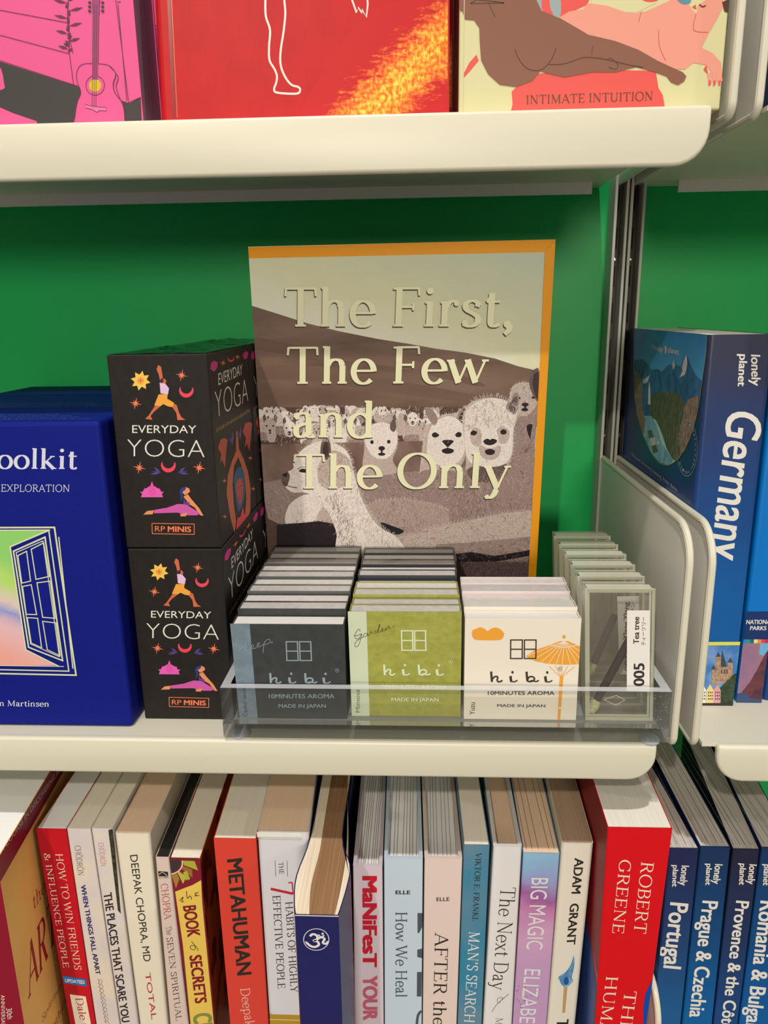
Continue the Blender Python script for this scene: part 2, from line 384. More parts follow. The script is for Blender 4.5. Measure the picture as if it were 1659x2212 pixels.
    G['n'] = (560, [l(125, 0, 125, 450), ('p', [(125, 330), (190, 425), (280, 460), (370, 430), (410, 340)]), l(412, 345, 412, 0), s(125, 0, 85), s(412, 0, 85), s(90, 452, 46)])
    G['o'] = (510, [a_(255, 230, 190, 230, 0, 360)])
    G['p'] = (550, [l(125, -220, 125, 450), a_(290, 230, 190, 228, 145, -145), s(125, -220, 88), s(90, 452, 46)])
    G['r'] = (400, [l(125, 0, 125, 450), ('p', [(125, 310), (180, 410), (260, 455), (330, 445)]), ('d', 330, 415, 46), s(125, 0, 92), s(90, 452, 46)])
    G['s'] = (400, [('p', [(320, 370), (300, 425), (240, 458), (170, 455), (105, 415), (95, 345), (140, 285), (230, 235), (310, 180), (325, 105), (280, 35), (200, 6), (125, 25), (80, 100)]), l(325, 450, 328, 345, 'n'), l(75, 10, 73, 120, 'n')])
    G['t'] = (340, [('p', [(150, 600), (150, 400), (150, 120), (170, 35), (230, 8), (310, 50)]), l(60, 445, 300, 445, 'n'), l(60, 445, 150, 560, 'n')])
    G['u'] = (560, [l(125, 110, 125, 445), ('p', [(125, 120), (160, 35), (240, 5), (330, 40), (400, 130)]), l(410, 0, 410, 445), s(90, 448, 46), s(375, 448, 46), s(445, 8, 48)])
    G['v'] = (500, [l(70, 445, 260, 8, 'k'), l(255, 8, 430, 445, 'n'), s(75, 448, 72), s(430, 448, 62)])
    G['w'] = (760, [l(60, 445, 225, 8, 'k'), l(220, 8, 375, 430, 'n'), l(370, 445, 535, 8, 'k'), l(530, 8, 690, 445, 'n'), s(65, 448, 72), s(690, 448, 62), s(370, 448, 55)])
    G['x'] = (500, [l(80, 445, 410, 0, 'k'), l(80, 0, 400, 445, 'n'), s(85, 448, 68), s(410, 0, 70), s(80, 0, 60), s(400, 448, 60)])
    G['y'] = (510, [l(70, 445, 265, 0, 'k'), l(435, 445, 250, -40, 'n'), ('p', [(255, -30), (210, -140), (150, -195), (80, -190)]), ('d', 90, -180, 42), s(75, 448, 72), s(435, 448, 62)])
    G['7'] = (500, [l(70, 680, 450, 680), l(440, 680, 210, 0, 'k'), l(72, 690, 66, 560, 'n')])
    G[','] = (240, [('d', 115, 45, 62), ('p', [(160, 40), (150, -60), (80, -140)])])
    G['.'] = (230, [('d', 115, 50, 55)])
    G["'"] = (220, [('p', [(120, 700), (115, 620), (90, 520)]), ('d', 118, 660, 48)])
    G['-'] = (360, [l(70, 250, 290, 250)])
    G['&'] = (740, [('p', [(660, 400), (560, 200), (430, 60), (280, 5), (150, 40), (95, 150), (140, 270), (270, 370), (370, 450), (410, 560), (370, 660), (290, 695), (210, 650), (195, 540), (270, 400), (420, 200), (560, 50), (690, 10)])])
    G[' '] = (270, [])
    return G
GLY = _ser()
def serif_strokes(body, thick, thin, slab=1.0, gap=0):
    out = []; x0 = 0; first = True
    body = body.replace('\u00d6', 'O\u0308')
    for ch in body:
        if ch == '\u0308':
            for dx in (-530, -270):
                pts = [(x0 + dx + 42 * math.cos(t * math.pi / 5), 830 + 42 * math.sin(t * math.pi / 5)) for t in range(11)]
                out.append((pts, [(x0 + dx, 830)] * 11, False))
            continue
        adv, items = GLY.get(ch, GLY['I'])
        for it in items:
            k = it[0]; ov = None
            if k == 's':
                _, x, y, hw = it; hw *= slab
                if slab <= 0: continue
                t = thin * 0.95; yy = y + (t / 2 if y < 100 and y > -300 and not (y < -100) else -t / 2)
                if y < -100: yy = y + t / 2
                out.append(([(x0 + x - hw, yy + t / 2), (x0 + x + hw, yy + t / 2)], [(x0 + x - hw, yy - t / 2), (x0 + x + hw, yy - t / 2)], False)); continue
            if k == 'd':
                _, x, y, r = it; r = r * (0.55 + 0.45 * thick / 95)
                P = [(x0 + x + r * math.cos(t * math.pi / 6), y + r * math.sin(t * math.pi / 6)) for t in range(13)]
                out.append((P, [(x0 + x, y)] * 13, False)); continue
            if k == 'l':
                pts = [(it[1], it[2]), (it[3], it[4])]; ov = it[5] if len(it) > 5 else None; closed = False
            elif k == 'a':
                _, cx, cy, rx, ry, a0, a1 = it; n = max(10, int(abs(a1 - a0) / 10)); closed = abs(a1 - a0) == 360
                pts = [(cx + rx * math.cos(math.radians(a0 + (a1 - a0) * i / n)), cy + ry * math.sin(math.radians(a0 + (a1 - a0) * i / n))) for i in range(n if closed else n + 1)]
            else:
                pts = crom(it[1], False, 5); closed = False
            n = len(pts); L = []; Rr = []
            for i in range(n):
                a = pts[(i - 1) % n] if (closed or i > 0) else pts[i]; b = pts[(i + 1) % n] if (closed or i < n - 1) else pts[i]
                dx, dy = b[0] - a[0], b[1] - a[1]; d = math.hypot(dx, dy) or 1
                w = thick if ov == 'k' else thin if ov == 'n' else thin + (thick - thin) * (abs(dy) / d) ** 1.3
                if ov is None and k == 'l' and abs(dy) < 1: w = thin
                nx, ny = -dy / d * w / 2, dx / d * w / 2
                L.append((x0 + pts[i][0] + nx, pts[i][1] + ny)); Rr.append((x0 + pts[i][0] - nx, pts[i][1] - ny))
            out.append((L, Rr, closed))
        x0 += adv + gap
    xs = [p[0] for L, R_, c in out for p in L + R_]
    lo, hi = min(xs), max(xs)
    out = [([(x - lo, y) for x, y in L], [(x - lo, y) for x, y in R_], c) for L, R_, c in out]
    return out, hi - lo

# ================================================================ the shelving
steel = mat('cream_powder_coat', (232, 222, 194), 0.38, 0.5)
steel_grey = mat('warm_grey_powder_coat', (214, 206, 190), 0.42, 0.5, k=1.3)
upright_paint = mat('upright_paint', (196, 190, 172), 0.4)
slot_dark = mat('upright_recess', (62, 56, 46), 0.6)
green = mat('green_laminate', (18, 138, 66), 0.40, 0.22, rgb2=(22, 140, 70), scale=(8, 8, 8), k=1.75)

def struct(name, b):
    o = b.build(name); o['kind'] = 'structure'; return o
b = MB(); b.box(-3000, 3000, 230, 380, -1300, 1700, mat('shop_wall', (150, 146, 138), 0.7)); struct('wall_back', b)
b = MB(); b.box(-3000, 3000, -4000, 380, -1420, -1300, mat('shop_floor', (150, 138, 122), 0.5, rgb2=(132, 120, 106), scale=(4, 4, 4))); struct('floor', b)
def corner(cx, cy, r, a0, a1, n=7):
    return [(cx + r * math.cos(math.radians(a0 + (a1 - a0) * i / n)), cy + r * math.sin(math.radians(a0 + (a1 - a0) * i / n))) for i in range(n + 1)]

def panel(name, x0, x1, label):
    b = MB(); b.box(x0, x1, 212, 216, -320, 620, green)
    return tag(b.build(name), label, 'back panel', 'green back panels')
panel('back_panel', -620, 134, 'green laminate back panel behind the poster and the small boxes')
panel('back_panel', 148, 640, 'green laminate back panel behind the tall blue travel guides')

def upright(xs, label):
    """slotted post: two flanges and a recessed slotted web"""
    x0, x1 = xs
    t = thing('shelf_upright', ((x0 + x1) / 2, 205, -300), label, 'shelf upright', 'slotted shelf uprights')
    for a in (x0, x1 - 2.0):
        b = MB(); b.box(a, a + 2.0, 194, 212, -300, 600, upright_paint, 0.5); b.build('flange', t)
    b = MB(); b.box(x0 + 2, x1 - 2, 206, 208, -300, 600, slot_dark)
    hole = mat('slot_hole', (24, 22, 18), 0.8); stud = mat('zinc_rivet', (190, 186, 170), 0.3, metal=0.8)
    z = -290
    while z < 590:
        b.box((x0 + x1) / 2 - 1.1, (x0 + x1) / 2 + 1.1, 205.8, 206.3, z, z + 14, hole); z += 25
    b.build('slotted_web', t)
    for z in (253, 130, 60):
        b = MB(); b.tube([((x0 + x1) / 2, 205.9, z), ((x0 + x1) / 2, 204.9, z), ((x0 + x1) / 2, 204.5, z)], [1.4, 1.3, .6], stud, 10); b.build('rivet', t)
upright((130.2, 139.6), 'slotted metal upright post of the left bay, nearer the alpaca poster')
upright((140.6, 150.8), 'slotted metal upright post of the right bay, nearer the travel guides')

def shelf(x0, x1, z, lip_h, round_left, round_right, label, deck0=None, lip0=None):
    t = thing('shelf', ((x0 + x1) / 2, 100, z), label, 'shelf', 'cream metal shelves')
    l0 = x0 if lip0 is None else lip0
    r = 14.5; o = []
    o += [(l0, z), (l0, z - lip_h)] if not round_left else [(l0, z)] + corner(l0 + r, z - lip_h + r, r, 180, 270)
    o += [(x1, z - lip_h), (x1, z)] if not round_right else corner(x1 - r, z - lip_h + r, r, 270, 360) + [(x1, z)]
    b = MB(); b.prism(o, lambda a, c, h: (a, h, c), 5.0, 0.0, steel, 1.6, 3); b.build('front_lip', t, True)
    b = MB(); b.box(x0 if not round_left else x0, x1, 3.5, 211, z - 2.2, z - 0.06, steel); b.build('deck', t)
    b = MB(); b.box(l0 + (15 if round_left else 0), x1 - (10 if round_right else 0), 186, 188, z - 9.5, z - 2.2, steel_grey); b.box(l0 + (18 if round_left else 2), x1 - (18 if round_right else 0), 5, 16, z - lip_h + 3.0, z - lip_h + 4.2, steel_grey)
    b.build('folded_edge', t)
    return t
shelf(-600, 123, 303, 23.6, False, True, 'cream metal shelf of the left bay at the top, with a wide front lip')
shelf(147, 620, 303, 23.6, True, False, 'cream metal shelf of the right bay at the top, seen from below', lip0=154)
shelf(-600, 123, 0, 21, False, True, 'cream metal shelf carrying the acrylic tray and black yoga boxes')
shelf(147, 620, 0, 21, True, False, 'cream metal shelf of the right bay carrying the tall travel guide', lip0=154)
shelf(-600, 123, -287, 21, False, True, 'cream metal shelf under the bottom row of paperbacks')
shelf(147, 620, -287, 21, True, False, 'cream metal shelf under the bottom row of dark blue travel guides', lip0=154)

def bracket(x, z, label, h=115, y0=6):
    t = thing('shelf_end_bracket', (x, 100, z), label, 'shelf bracket', 'cream metal end brackets')
    r = 20; zz = z - 3
    o = [(200, zz), (200, z + h)] + corner(y0 + r, z + h - r, r, 90, 180) + corner(y0 + 5, zz + 5, 5, 180, 270)
    b = MB(); b.prism(o, lambda a, c, q: (q, a, c), x - 1.2, x + 1.2, steel_grey, 0.9, 3); b.build('end_plate', t, True)
    # rolled rim along the front edge
    b = MB(); pts = [(x, a, c) for a, c in ([(196, z + h)] + corner(y0 + r, z + h - r, r, 90, 180, 10) + corner(y0 + 5, zz + 5, 5, 180, 270, 5) + [(40, zz)])]
    b.tube(pts, 1.9, steel, 10); b.build('rolled_rim', t, True)
    b = MB(); b.box(x - 1.0, x + 1.0, 190, 204, z + 10, z + 18, steel_grey); b.build('hook', t)
bracket(133, 0, 'cream end bracket beside the clear tester boxes on the acrylic tray')
bracket(144, 0, 'cream end bracket standing against the tall blue travel guide')
bracket(133, 303, 'cream end bracket at the right end of the top left shelf')
bracket(144, 303, 'cream end bracket beside the dark blue book at the top right')
bracket(139.3, -287, 'cream end bracket between the thick red book and the dark blue guides')

# ================================================================ poster
PYP = 128.0
po = [PY(536, 533, PYP), PY(1200, 517, PYP), PY(1157, 1255, PYP), PY(575, 1133, PYP)]
TL, TR = po[0], po[1]
def down(a, b, z=0.4):
    k = (z - a.z) / (b.z - a.z); return a + (b - a) * k
BR_, BL_ = down(TR, po[2]), down(TL, po[3])
Zp = zoom(520, 500, 1659 / 700)
b = MB()
board = mat('board_edge', (236, 226, 200), 0.6, k=1.3)
orange = mat('poster_orange', (238, 143, 22), 0.45, 0.15, k=1.6)
b.hexa([BL_, BR_, BR_ + Vector((0, 3, 0)), BL_ + Vector((0, 3, 0)), TL, TR, TR + Vector((0, 3, 0)), TL + Vector((0, 3, 0))], board)
S = Sheet((TL.x, PYP, 0), (1, 0, 0), (0, 0, 1), b, 0.03, Zp)
S.clip = [(BL_.x - TL.x, 0.4), (BR_.x - TL.x, 0.4), (TR.x - TL.x, TR.z), (0, TL.z)]
S.poly_l([S.px(p) for p in ((36, 80), (1611, 40))] + [S.px((1557, 200)), S.px((40, 200))], orange, 1)
B2 = (BR_.x - TL.x - 6.2, 7); B3 = (BL_.x - TL.x, 7)
def pm(name, rgb, rgb2=None, scale=(900, 900, 900), detail=4, lo=0.35, hi=0.68, kk=1.55):
    return mat('poster_' + name, rgb, 0.45, 0.15, coat=0.0, rgb2=rgb2, scale=scale, detail=detail, lo=lo, hi=hi, k=kk)
sky = mat('poster_sky', (196, 192, 156), 0.45, 0.15, k=1.9, grad=((0, 0, 175), (30, 0, 262), [(0.0, (206, 202, 184)), (0.45, (188, 184, 148)), (1.0, (168, 172, 148))]))
hill = pm('hill', (122, 98, 82), (94, 70, 58), (14, 14, 60), 5); field = pm('field', (94, 68, 58), (70, 52, 48), (40, 40, 60))
f1 = pm('fur_light', (226, 212, 200), (204, 188, 176)); f2 = pm('fur_mid', (190, 170, 158), (164, 144, 132)); f3 = pm('fur_shade', (152, 130, 120), (128, 106, 98))
f4 = pm('fur_dim', (108, 86, 80), (86, 68, 64)); f5 = pm('fur_dark', (66, 50, 48), (52, 40, 40)); f6 = pm('fur_black', (38, 30, 32), (30, 24, 28))
ink = pm('feature', (40, 30, 30)); inkm = pm('feature_soft', (112, 92, 86)); ivory = pm('lettering', (238, 224, 182), kk=1.45); shade = pm('letter_outline', (60, 50, 40))
S.poly_l([S.px((36, 138)), S.px((1557, 106)), S.px((1527, 760)), S.px((57, 700))], sky, 2)
S.poly_l([S.px(p) for p in [(57, 380), (200, 425), (340, 470), (500, 510), (700, 550), (860, 575), (1000, 600), (1150, 620), (1300, 650), (1420, 690), (1529, 715), (1520, 1000), (76, 960)]], hill, 3)
for q, m_ in (([(60, 540), (400, 600), (800, 640), (1200, 760), (1200, 790), (760, 690), (400, 650), (62, 600)], f4), ([(70, 700), (400, 690), (900, 780), (1300, 860), (1300, 890), (800, 830), (300, 760), (70, 760)], f4)): S.poly(q, pm('hill_streak', (106, 80, 66), (112, 88, 74), (14, 14, 60), 5), 3.5, True)
S.poly_l([S.px((85, 900)), S.px((1518, 900))] + [B2, B3], field, 4)
rnd = random.Random(4)
def P(pts, m, layer, sm=True): S.poly(pts, m, layer, sm)
def inside(x, y, q):
    c = False; n = len(q)
    for a in range(n):
        x1, y1 = q[a]; x2, y2 = q[(a + 1) % n]
        if (y1 > y) != (y2 > y) and x < (x2 - x1) * (y - y1) / (y2 - y1) + x1: c = not c
    return c
def hair(q, n, ln, ang, ms, layer, wd=0.2, spread=35):
    """short printed strands inside an outline"""
    xs = [p[0] for p in q]; ys = [p[1] for p in q]; k = 0; tries = 0
    while k < n and tries < n * 8:
        tries += 1; x = rnd.uniform(min(xs), max(xs)); y = rnd.uniform(min(ys), max(ys))
        if not inside(x, y, q): continue
        k += 1; a = math.radians(ang + rnd.uniform(-spread, spread)); l = ln * rnd.uniform(.5, 1.2)
        S.line([(x, y), (x + l * .5 * math.cos(a) + rnd.uniform(-2, 2), y + l * .5 * math.sin(a)), (x + l * math.cos(a + .4), y + l * math.sin(a + .4))], wd * rnd.uniform(.6, 1.3), ms[int(rnd.random() * len(ms))], layer)
def rim(pts, ln, m, layer, step=7, wd=0.16):
    """fuzzy outline: strands pointing away from the middle"""
    c = crom(pts, False, 8); cx = sum(p[0] for p in c) / len(c); cy = sum(p[1] for p in c) / len(c)
    for a, b_ in zip(c, c[1:]):
        d = math.hypot(b_[0] - a[0], b_[1] - a[1]); n = max(1, int(d / step))
        for t in range(n):
            x = a[0] + (b_[0] - a[0]) * (t + rnd.random()) / n; y = a[1] + (b_[1] - a[1]) * (t + rnd.random()) / n
            nx, ny = (b_[1] - a[1]) / (d or 1), -(b_[0] - a[0]) / (d or 1); l = ln * rnd.uniform(.4, 1.2); s_ = rnd.uniform(-.7, .7)
            S.line([(x - nx * 4, y - ny * 4), (x + (nx - ny * s_) * l, y + (ny + nx * s_) * l)], wd, m, layer)
def face(x, y, s, m1, m2, L, ears=True):
    """small alpaca seen from the front"""
    if ears:
        for sg in (-1, 1): P([(x + sg * 9 * s, y - 18 * s), (x + sg * 17 * s, y - 44 * s), (x + sg * 25 * s, y - 34 * s), (x + sg * 21 * s, y - 12 * s)], f4, L, False)
    P([(x - 20 * s, y + 4 * s), (x - 19 * s, y - 18 * s), (x, y - 30 * s), (x + 19 * s, y - 18 * s), (x + 20 * s, y + 4 * s), (x + 13 * s, y + 24 * s), (x, y + 30 * s), (x - 13 * s, y + 24 * s)], m1, L + .1)
    S.ell((x, y + 16 * s), 10 * s, 9 * s, m2, L + .2, 10); S.ell((x, y + 13 * s), 5 * s, 4 * s, ink, L + .3, 8); S.ell((x, y + 21 * s), 5 * s, 2.5 * s, ink, L + .3, 8)
    for sg in (-1, 1): S.ell((x + sg * 11 * s, y - 3 * s), 3.6 * s, 3.2 * s, ink, L + .3, 8)
spots = sorted([(rnd.uniform(100, 1440), 905 + 120 * rnd.random() ** 1.3) for _ in range(64)], key=lambda p: p[1])
for n_, (x, y) in enumerate(spots):       # the far herd
    s = 0.62 + (y - 900) / 260 + (0.2 if x < 500 else 0); L = 5 + n_ * 0.03; m1 = f1 if rnd.random() < .6 else f2
    bx = x + rnd.choice((-1, 1)) * 42 * s
    P([(bx - 54 * s, y + 70 * s), (bx - 50 * s, y + 10 * s), (bx - 20 * s, y - 18 * s), (bx + 22 * s, y - 18 * s), (bx + 52 * s, y + 12 * s), (bx + 54 * s, y + 70 * s)], m1, L)
    P([(bx - 50 * s, y + 76 * s), (bx - 40 * s, y + 46 * s), (bx + 40 * s, y + 46 * s), (bx + 52 * s, y + 76 * s)], f3, L + .005)
    P([(x - 16 * s, y + 80 * s), (x - 14 * s, y + 10 * s), (x + 14 * s, y + 10 * s), (x + 17 * s, y + 80 * s)], f2, L + .01)
    face(x, y, s * .8, m1, f2, L + .012 - .0, rnd.random() < .8)
hb = [(95, 1090), (1500, 1060), (1500, 1240), (100, 1290)]
P(hb, pm('herd_gap', (100, 76, 66), (130, 104, 92), (60, 60, 40), 5), 7.2, False)
for x, y, s in ((150, 1000, 1.5), (250, 1010, 1.4), (560, 1010, 1.3), (880, 960, 1.2), (815, 1000, 1.5)): face(x, y, s, f1 if s < 1.5 else f2, f2, 7.4)
hair([(110, 900), (1480, 880), (1480, 1060), (110, 1080)], 500, 26, 95, [f1, f2, f3], 7.3, 0.22, 40)
# standing backs between the heads
q = [(105, 1290), (330, 1240), (640, 1235), (900, 1230), (1200, 1200), (1498, 1120), (1492, 1500), (900, 1560), (250, 1520), (140, 1470)]
P(q, f3, 8, False); hair(q, 700, 34, 20, [f2, f3, f4], 8.2, 0.24)
q = [(560, 1320), (760, 1260), (960, 1300), (1090, 1380), (1000, 1560), (700, 1560)]; P(q, f3, 8.5); hair(q, 300, 26, 30, [f2, f3, f4], 8.7)
q = [(600, 1440), (700, 1380), (850, 1370), (1000, 1400), (1110, 1450), (1230, 1560), (860, 1600), (640, 1560)]; P(q, pm('fur_back', (172, 150, 138), (150, 128, 118)), 9); hair(q, 600, 24, 60, [f2, f3, f4, f3], 9.2); rim([(620, 1420), (700, 1378), (850, 1368), (1000, 1398), (1100, 1446)], 10, f1, 9.3)
q = [(228, 1500), (232, 1440), (262, 1385), (340, 1345), (430, 1365), (480, 1440), (490, 1530), (330, 1545), (240, 1540)]; P(q, f1, 9); hair(q, 160, 26, 70, [f1, f2, f2], 9.2); P([(390, 1480), (420, 1410), (470, 1400), (480, 1520)], f2, 9.3)
# small alpaca facing us, centre left
q = [(636, 1240), (632, 1120), (636, 1050), (660, 1000), (705, 978), (760, 985), (800, 1025), (802, 1100), (778, 1170), (800, 1235)]; P(q, f2, 10)
q = [(640, 1090), (640, 1045), (662, 1000), (705, 978), (758, 985), (798, 1025), (798, 1090), (764, 1150), (720, 1165), (672, 1145)]; P(q, f1, 10.2); hair(q, 120, 16, 90, [f1, f1, f2], 10.4, .14); rim(q[1:7], 9, f1, 10.4)
P([(690, 1160), (760, 1150), (776, 1240), (690, 1240)], f3, 10.1); P([(764, 1008), (772, 970), (790, 962), (796, 1000), (784, 1026)], f4, 10.6)
for c, rx, ry, m_ in (((672, 1078), 9, 10, ink), ((758, 1076), 9, 10, ink), ((722, 1110), 17, 12, ink), ((722, 1140), 19, 8, ink), ((722, 1126), 5, 12, ink)): S.ell(c, rx, ry, m_, 10.8, 14)
# far right alpaca
q = [(1372, 890), (1385, 800), (1440, 772), (1500, 785), (1523, 830), (1516, 960), (1490, 1060), (1400, 1190), (1366, 1120)]; P(q, f3, 10); hair(q, 160, 20, 90, [f2, f3, f4], 10.2)
q = [(1375, 870), (1390, 800), (1440, 773), (1500, 785), (1522, 830), (1510, 900), (1460, 945), (1405, 930)]; P(q, f2, 10.4); hair(q, 110, 16, 90, [f1, f2, f3], 10.5, .15); rim(q[:5], 8, f1, 10.5)
P([(1480, 800), (1484, 730), (1508, 703), (1527, 716), (1523, 870)], f4, 10.6); P([(1496, 800), (1498, 740), (1514, 722), (1525, 735), (1522, 860)], f5, 10.7)
for c, rx, ry in (((1456, 886), 18, 10), ((1497, 850), 9, 6), ((1424, 852), 8, 6), ((1454, 912), 18, 9), ((1456, 898), 6, 10)): S.ell(c, rx, ry, ink, 10.8, 12)
P([(1463, 1000), (1485, 985), (1505, 1000), (1500, 1070), (1480, 1060)], f6, 10.8)
q = [(1513, 910), (1490, 1010), (1470, 1150), (1440, 1320), (1385, 1450), (1492, 1440), (1505, 1100)]; P(q, f3, 10.9); hair(q, 160, 26, 100, [f2, f3, f4], 11); rim([(1385, 1450), (1440, 1320), (1470, 1150), (1490, 1010), (1513, 910)], 9, f2, 11)
# alpaca with pointed ears
q = [(975, 980), (1040, 936), (1110, 945), (1150, 1000), (1150, 1150), (1110, 1240), (1105, 1380), (895, 1365), (915, 1230), (930, 1100), (945, 1000)]; P(q, f2, 11.2); hair([(925, 1220), (1105, 1230), (1100, 1375), (900, 1360)], 200, 24, 95, [f2, f3, f4], 11.4)
P([(912, 1240), (1000, 1220), (1108, 1240), (1104, 1380), (897, 1365)], f3, 11.3)
q = [(955, 1150), (958, 1060), (975, 1000), (1010, 965), (1060, 945), (1110, 960), (1145, 1010), (1148, 1110), (1120, 1175), (1060, 1200), (1000, 1190)]; P(q, f1, 11.6); hair(q, 260, 18, 90, [f1, f1, f2], 11.8, .15); rim([(930, 1200), (940, 1080), (958, 1000), (1000, 955), (1060, 935), (1110, 945)], 10, f1, 11.8)
P([(985, 990), (950, 935), (946, 900), (974, 906), (1003, 942), (1006, 975)], f3, 11.9); P([(984, 978), (958, 935), (955, 912), (974, 920), (994, 950)], f5, 12)
P([(1106, 965), (1128, 908), (1160, 888), (1166, 930), (1150, 985)], f3, 11.9); P([(1116, 965), (1134, 918), (1156, 902), (1158, 930), (1146, 975)], f5, 12)
P([(1020, 1030), (1060, 1010), (1096, 1030), (1092, 1090), (1060, 1110), (1028, 1090)], f1, 12); P([(1020, 1100), (1056, 1110), (1100, 1098), (1104, 1140), (1060, 1164), (1014, 1140)], f2, 11.9)
for q, m_ in (([(980, 1036), (996, 1028), (1016, 1042), (1000, 1054), (982, 1050)], ink), ([(1098, 1040), (1114, 1026), (1130, 1034), (1126, 1050), (1106, 1052)], ink), ([(1032, 1072), (1060, 1066), (1090, 1072), (1074, 1092), (1060, 1102), (1046, 1092)], ink), ([(1030, 1118), (1060, 1108), (1090, 1118), (1084, 1132), (1060, 1138), (1036, 1132)], ink)): P(q, m_, 12.2)
S.line([(1060, 1098), (1060, 1116)], .6, ink, 12.2)
# alpaca with the shaggy crown
q = [(1135, 960), (1165, 885), (1250, 852), (1340, 858), (1402, 892), (1416, 950), (1398, 1010), (1392, 1130), (1362, 1210), (1320, 1300), (1270, 1490), (1080, 1490), (1090, 1330), (1150, 1220), (1142, 1050)]; P(q, f2, 13)
q2 = [(1088, 1340), (1150, 1220), (1250, 1240), (1366, 1200), (1320, 1300), (1270, 1490), (1078, 1490)]; P(q2, f3, 13.2); hair(q2, 500, 22, 70, [f2, f3, f4, f4], 13.3); P([(1170, 1210), (1360, 1190), (1330, 1270), (1200, 1280)], f4, 13.25); hair([(1170, 1210), (1360, 1190), (1330, 1270), (1200, 1280)], 120, 20, 90, [f3, f4], 13.35)
q = [(1150, 1120), (1145, 1000), (1160, 910), (1250, 856), (1340, 860), (1404, 900), (1412, 960), (1394, 1020), (1388, 1130), (1350, 1190), (1270, 1205), (1180, 1185)]; P(q, f1, 13.5); hair(q, 300, 16, 90, [f1, f1, f2, f2], 13.7, .15)
q3 = [(1140, 980), (1160, 905), (1250, 852), (1340, 856), (1404, 896), (1408, 980), (1340, 1000), (1240, 990), (1180, 1010)]; hair(q3, 320, 34, 80, [f1, f1, f2, f3], 14, .2, 70); rim([(1140, 1010), (1142, 940), (1175, 885), (1250, 848), (1340, 852), (1404, 896), (1414, 950)], 20, f1, 14, 5)
rim([(1394, 1010), (1392, 1130), (1362, 1205)], 10, f1, 14)
P([(1358, 905), (1382, 850), (1416, 824), (1424, 872), (1404, 935)], f3, 14.1); P([(1372, 905), (1390, 862), (1412, 842), (1415, 874), (1398, 925)], f4, 14.2)
P([(1180, 1020), (1215, 1005), (1235, 1050), (1220, 1100), (1180, 1080)], f2, 13.8); P([(1312, 1015), (1350, 1000), (1376, 1030), (1360, 1080), (1320, 1080)], f2, 13.8)
P([(1240, 1030), (1276, 1005), (1312, 1030), (1318, 1090), (1276, 1110), (1234, 1090)], f1, 14.1); P([(1222, 1100), (1276, 1090), (1330, 1100), (1320, 1150), (1276, 1170), (1232, 1150)], f2, 14)
for q in ([(1176, 1030), (1192, 1018), (1210, 1028), (1200, 1042), (1182, 1042)], [(1328, 1024), (1342, 1012), (1360, 1020), (1356, 1036), (1336, 1038)], [(1242, 1072), (1262, 1060), (1276, 1066), (1290, 1060), (1312, 1070), (1300, 1086), (1276, 1094), (1252, 1088)], [(1250, 1122), (1276, 1112), (1300, 1122), (1296, 1138), (1276, 1144), (1256, 1138)]): P(q, ink, 14.4)
# big profile alpaca, front left: body, neck, head
q = [(690, 1520), (760, 1568), (850, 1560), (1000, 1512), (1200, 1472), (1350, 1440), (1488, 1428), (1482, 1660), (1100, 1660), (500, 1660)]; P(q, f2, 15, False); hair(q, 900, 18, 40, [f2, f3, f3, f4], 15.1, .2, 90)
q4 = [(1000, 1600), (1200, 1590), (1484, 1560), (1470, 1690), (1000, 1690)]; P(q4, f3, 15.15, False); hair(q4, 300, 16, 40, [f3, f4, f2], 15.2, .2, 90)
rim([(760, 1566), (850, 1556), (1000, 1508), (1200, 1468), (1350, 1436), (1490, 1424)], 8, f1, 15.2)
q = [(1095, 1640), (1300, 1650), (1484, 1625), (1474, 1800), (1465, 2000), (1095, 2000)]; P(q, f4, 15.3, False); hair(q, 600, 20, 60, [f4, f5, f3, f5], 15.5, .24, 80)
q = [(1100, 1650), (1180, 1640), (1300, 1660), (1480, 1630), (1476, 1660), (1300, 1690), (1110, 1690)]; P(q, f6, 15.6, False)
P([(186, 1500), (300, 1492), (400, 1482), (500, 1500), (520, 1620), (540, 1900), (180, 1900)], f6, 15.3, False); hair([(186, 1490), (490, 1478), (500, 1520), (186, 1530)], 80, 14, -60, [f6, f5], 15.35, .2)
P([(715, 1490), (780, 1508), (835, 1532), (800, 1552), (745, 1545)], f6, 15.6)
q = [(430, 1200), (510, 1130), (560, 1170), (585, 1250), (610, 1340), (650, 1430), (710, 1510), (800, 1568), (830, 1660), (515, 1660), (490, 1540), (450, 1440), (395, 1370), (400, 1280)]; P(q, f1, 16); hair(q, 800, 22, 70, [f1, f2, f2, f3], 16.2, .2, 50)
hair([(430, 1340), (500, 1330), (570, 1480), (600, 1650), (530, 1650), (480, 1480)], 300, 20, 75, [f2, f3, f4], 16.3, .2, 40)
rim([(560, 1160), (585, 1245), (612, 1335), (655, 1425), (715, 1505), (800, 1560)], 13, f1, 16.4, 4)
q = [(214, 1262), (236, 1232), (270, 1212), (272, 1170), (330, 1105), (400, 1075), (470, 1080), (540, 1120), (565, 1190), (540, 1290), (470, 1345), (390, 1350), (320, 1335), (268, 1335), (228, 1306)]; P(q, f1, 17); hair(q, 260, 18, 30, [f1, f2, f2], 17.2, .16, 60)
q = [(400, 1190), (470, 1120), (550, 1160), (565, 1230), (530, 1300), (450, 1320), (400, 1280)]; P(q, f2, 17.25); hair(q, 260, 24, 60, [f1, f2, f3, f4], 17.4, .18, 80)
P([(262, 1225), (300, 1190), (350, 1180), (360, 1240), (330, 1290), (270, 1300)], f1, 17.3); hair([(262, 1225), (300, 1190), (350, 1180), (360, 1240), (330, 1290), (270, 1300)], 60, 14, 20, [f1, f2], 17.4, .14)
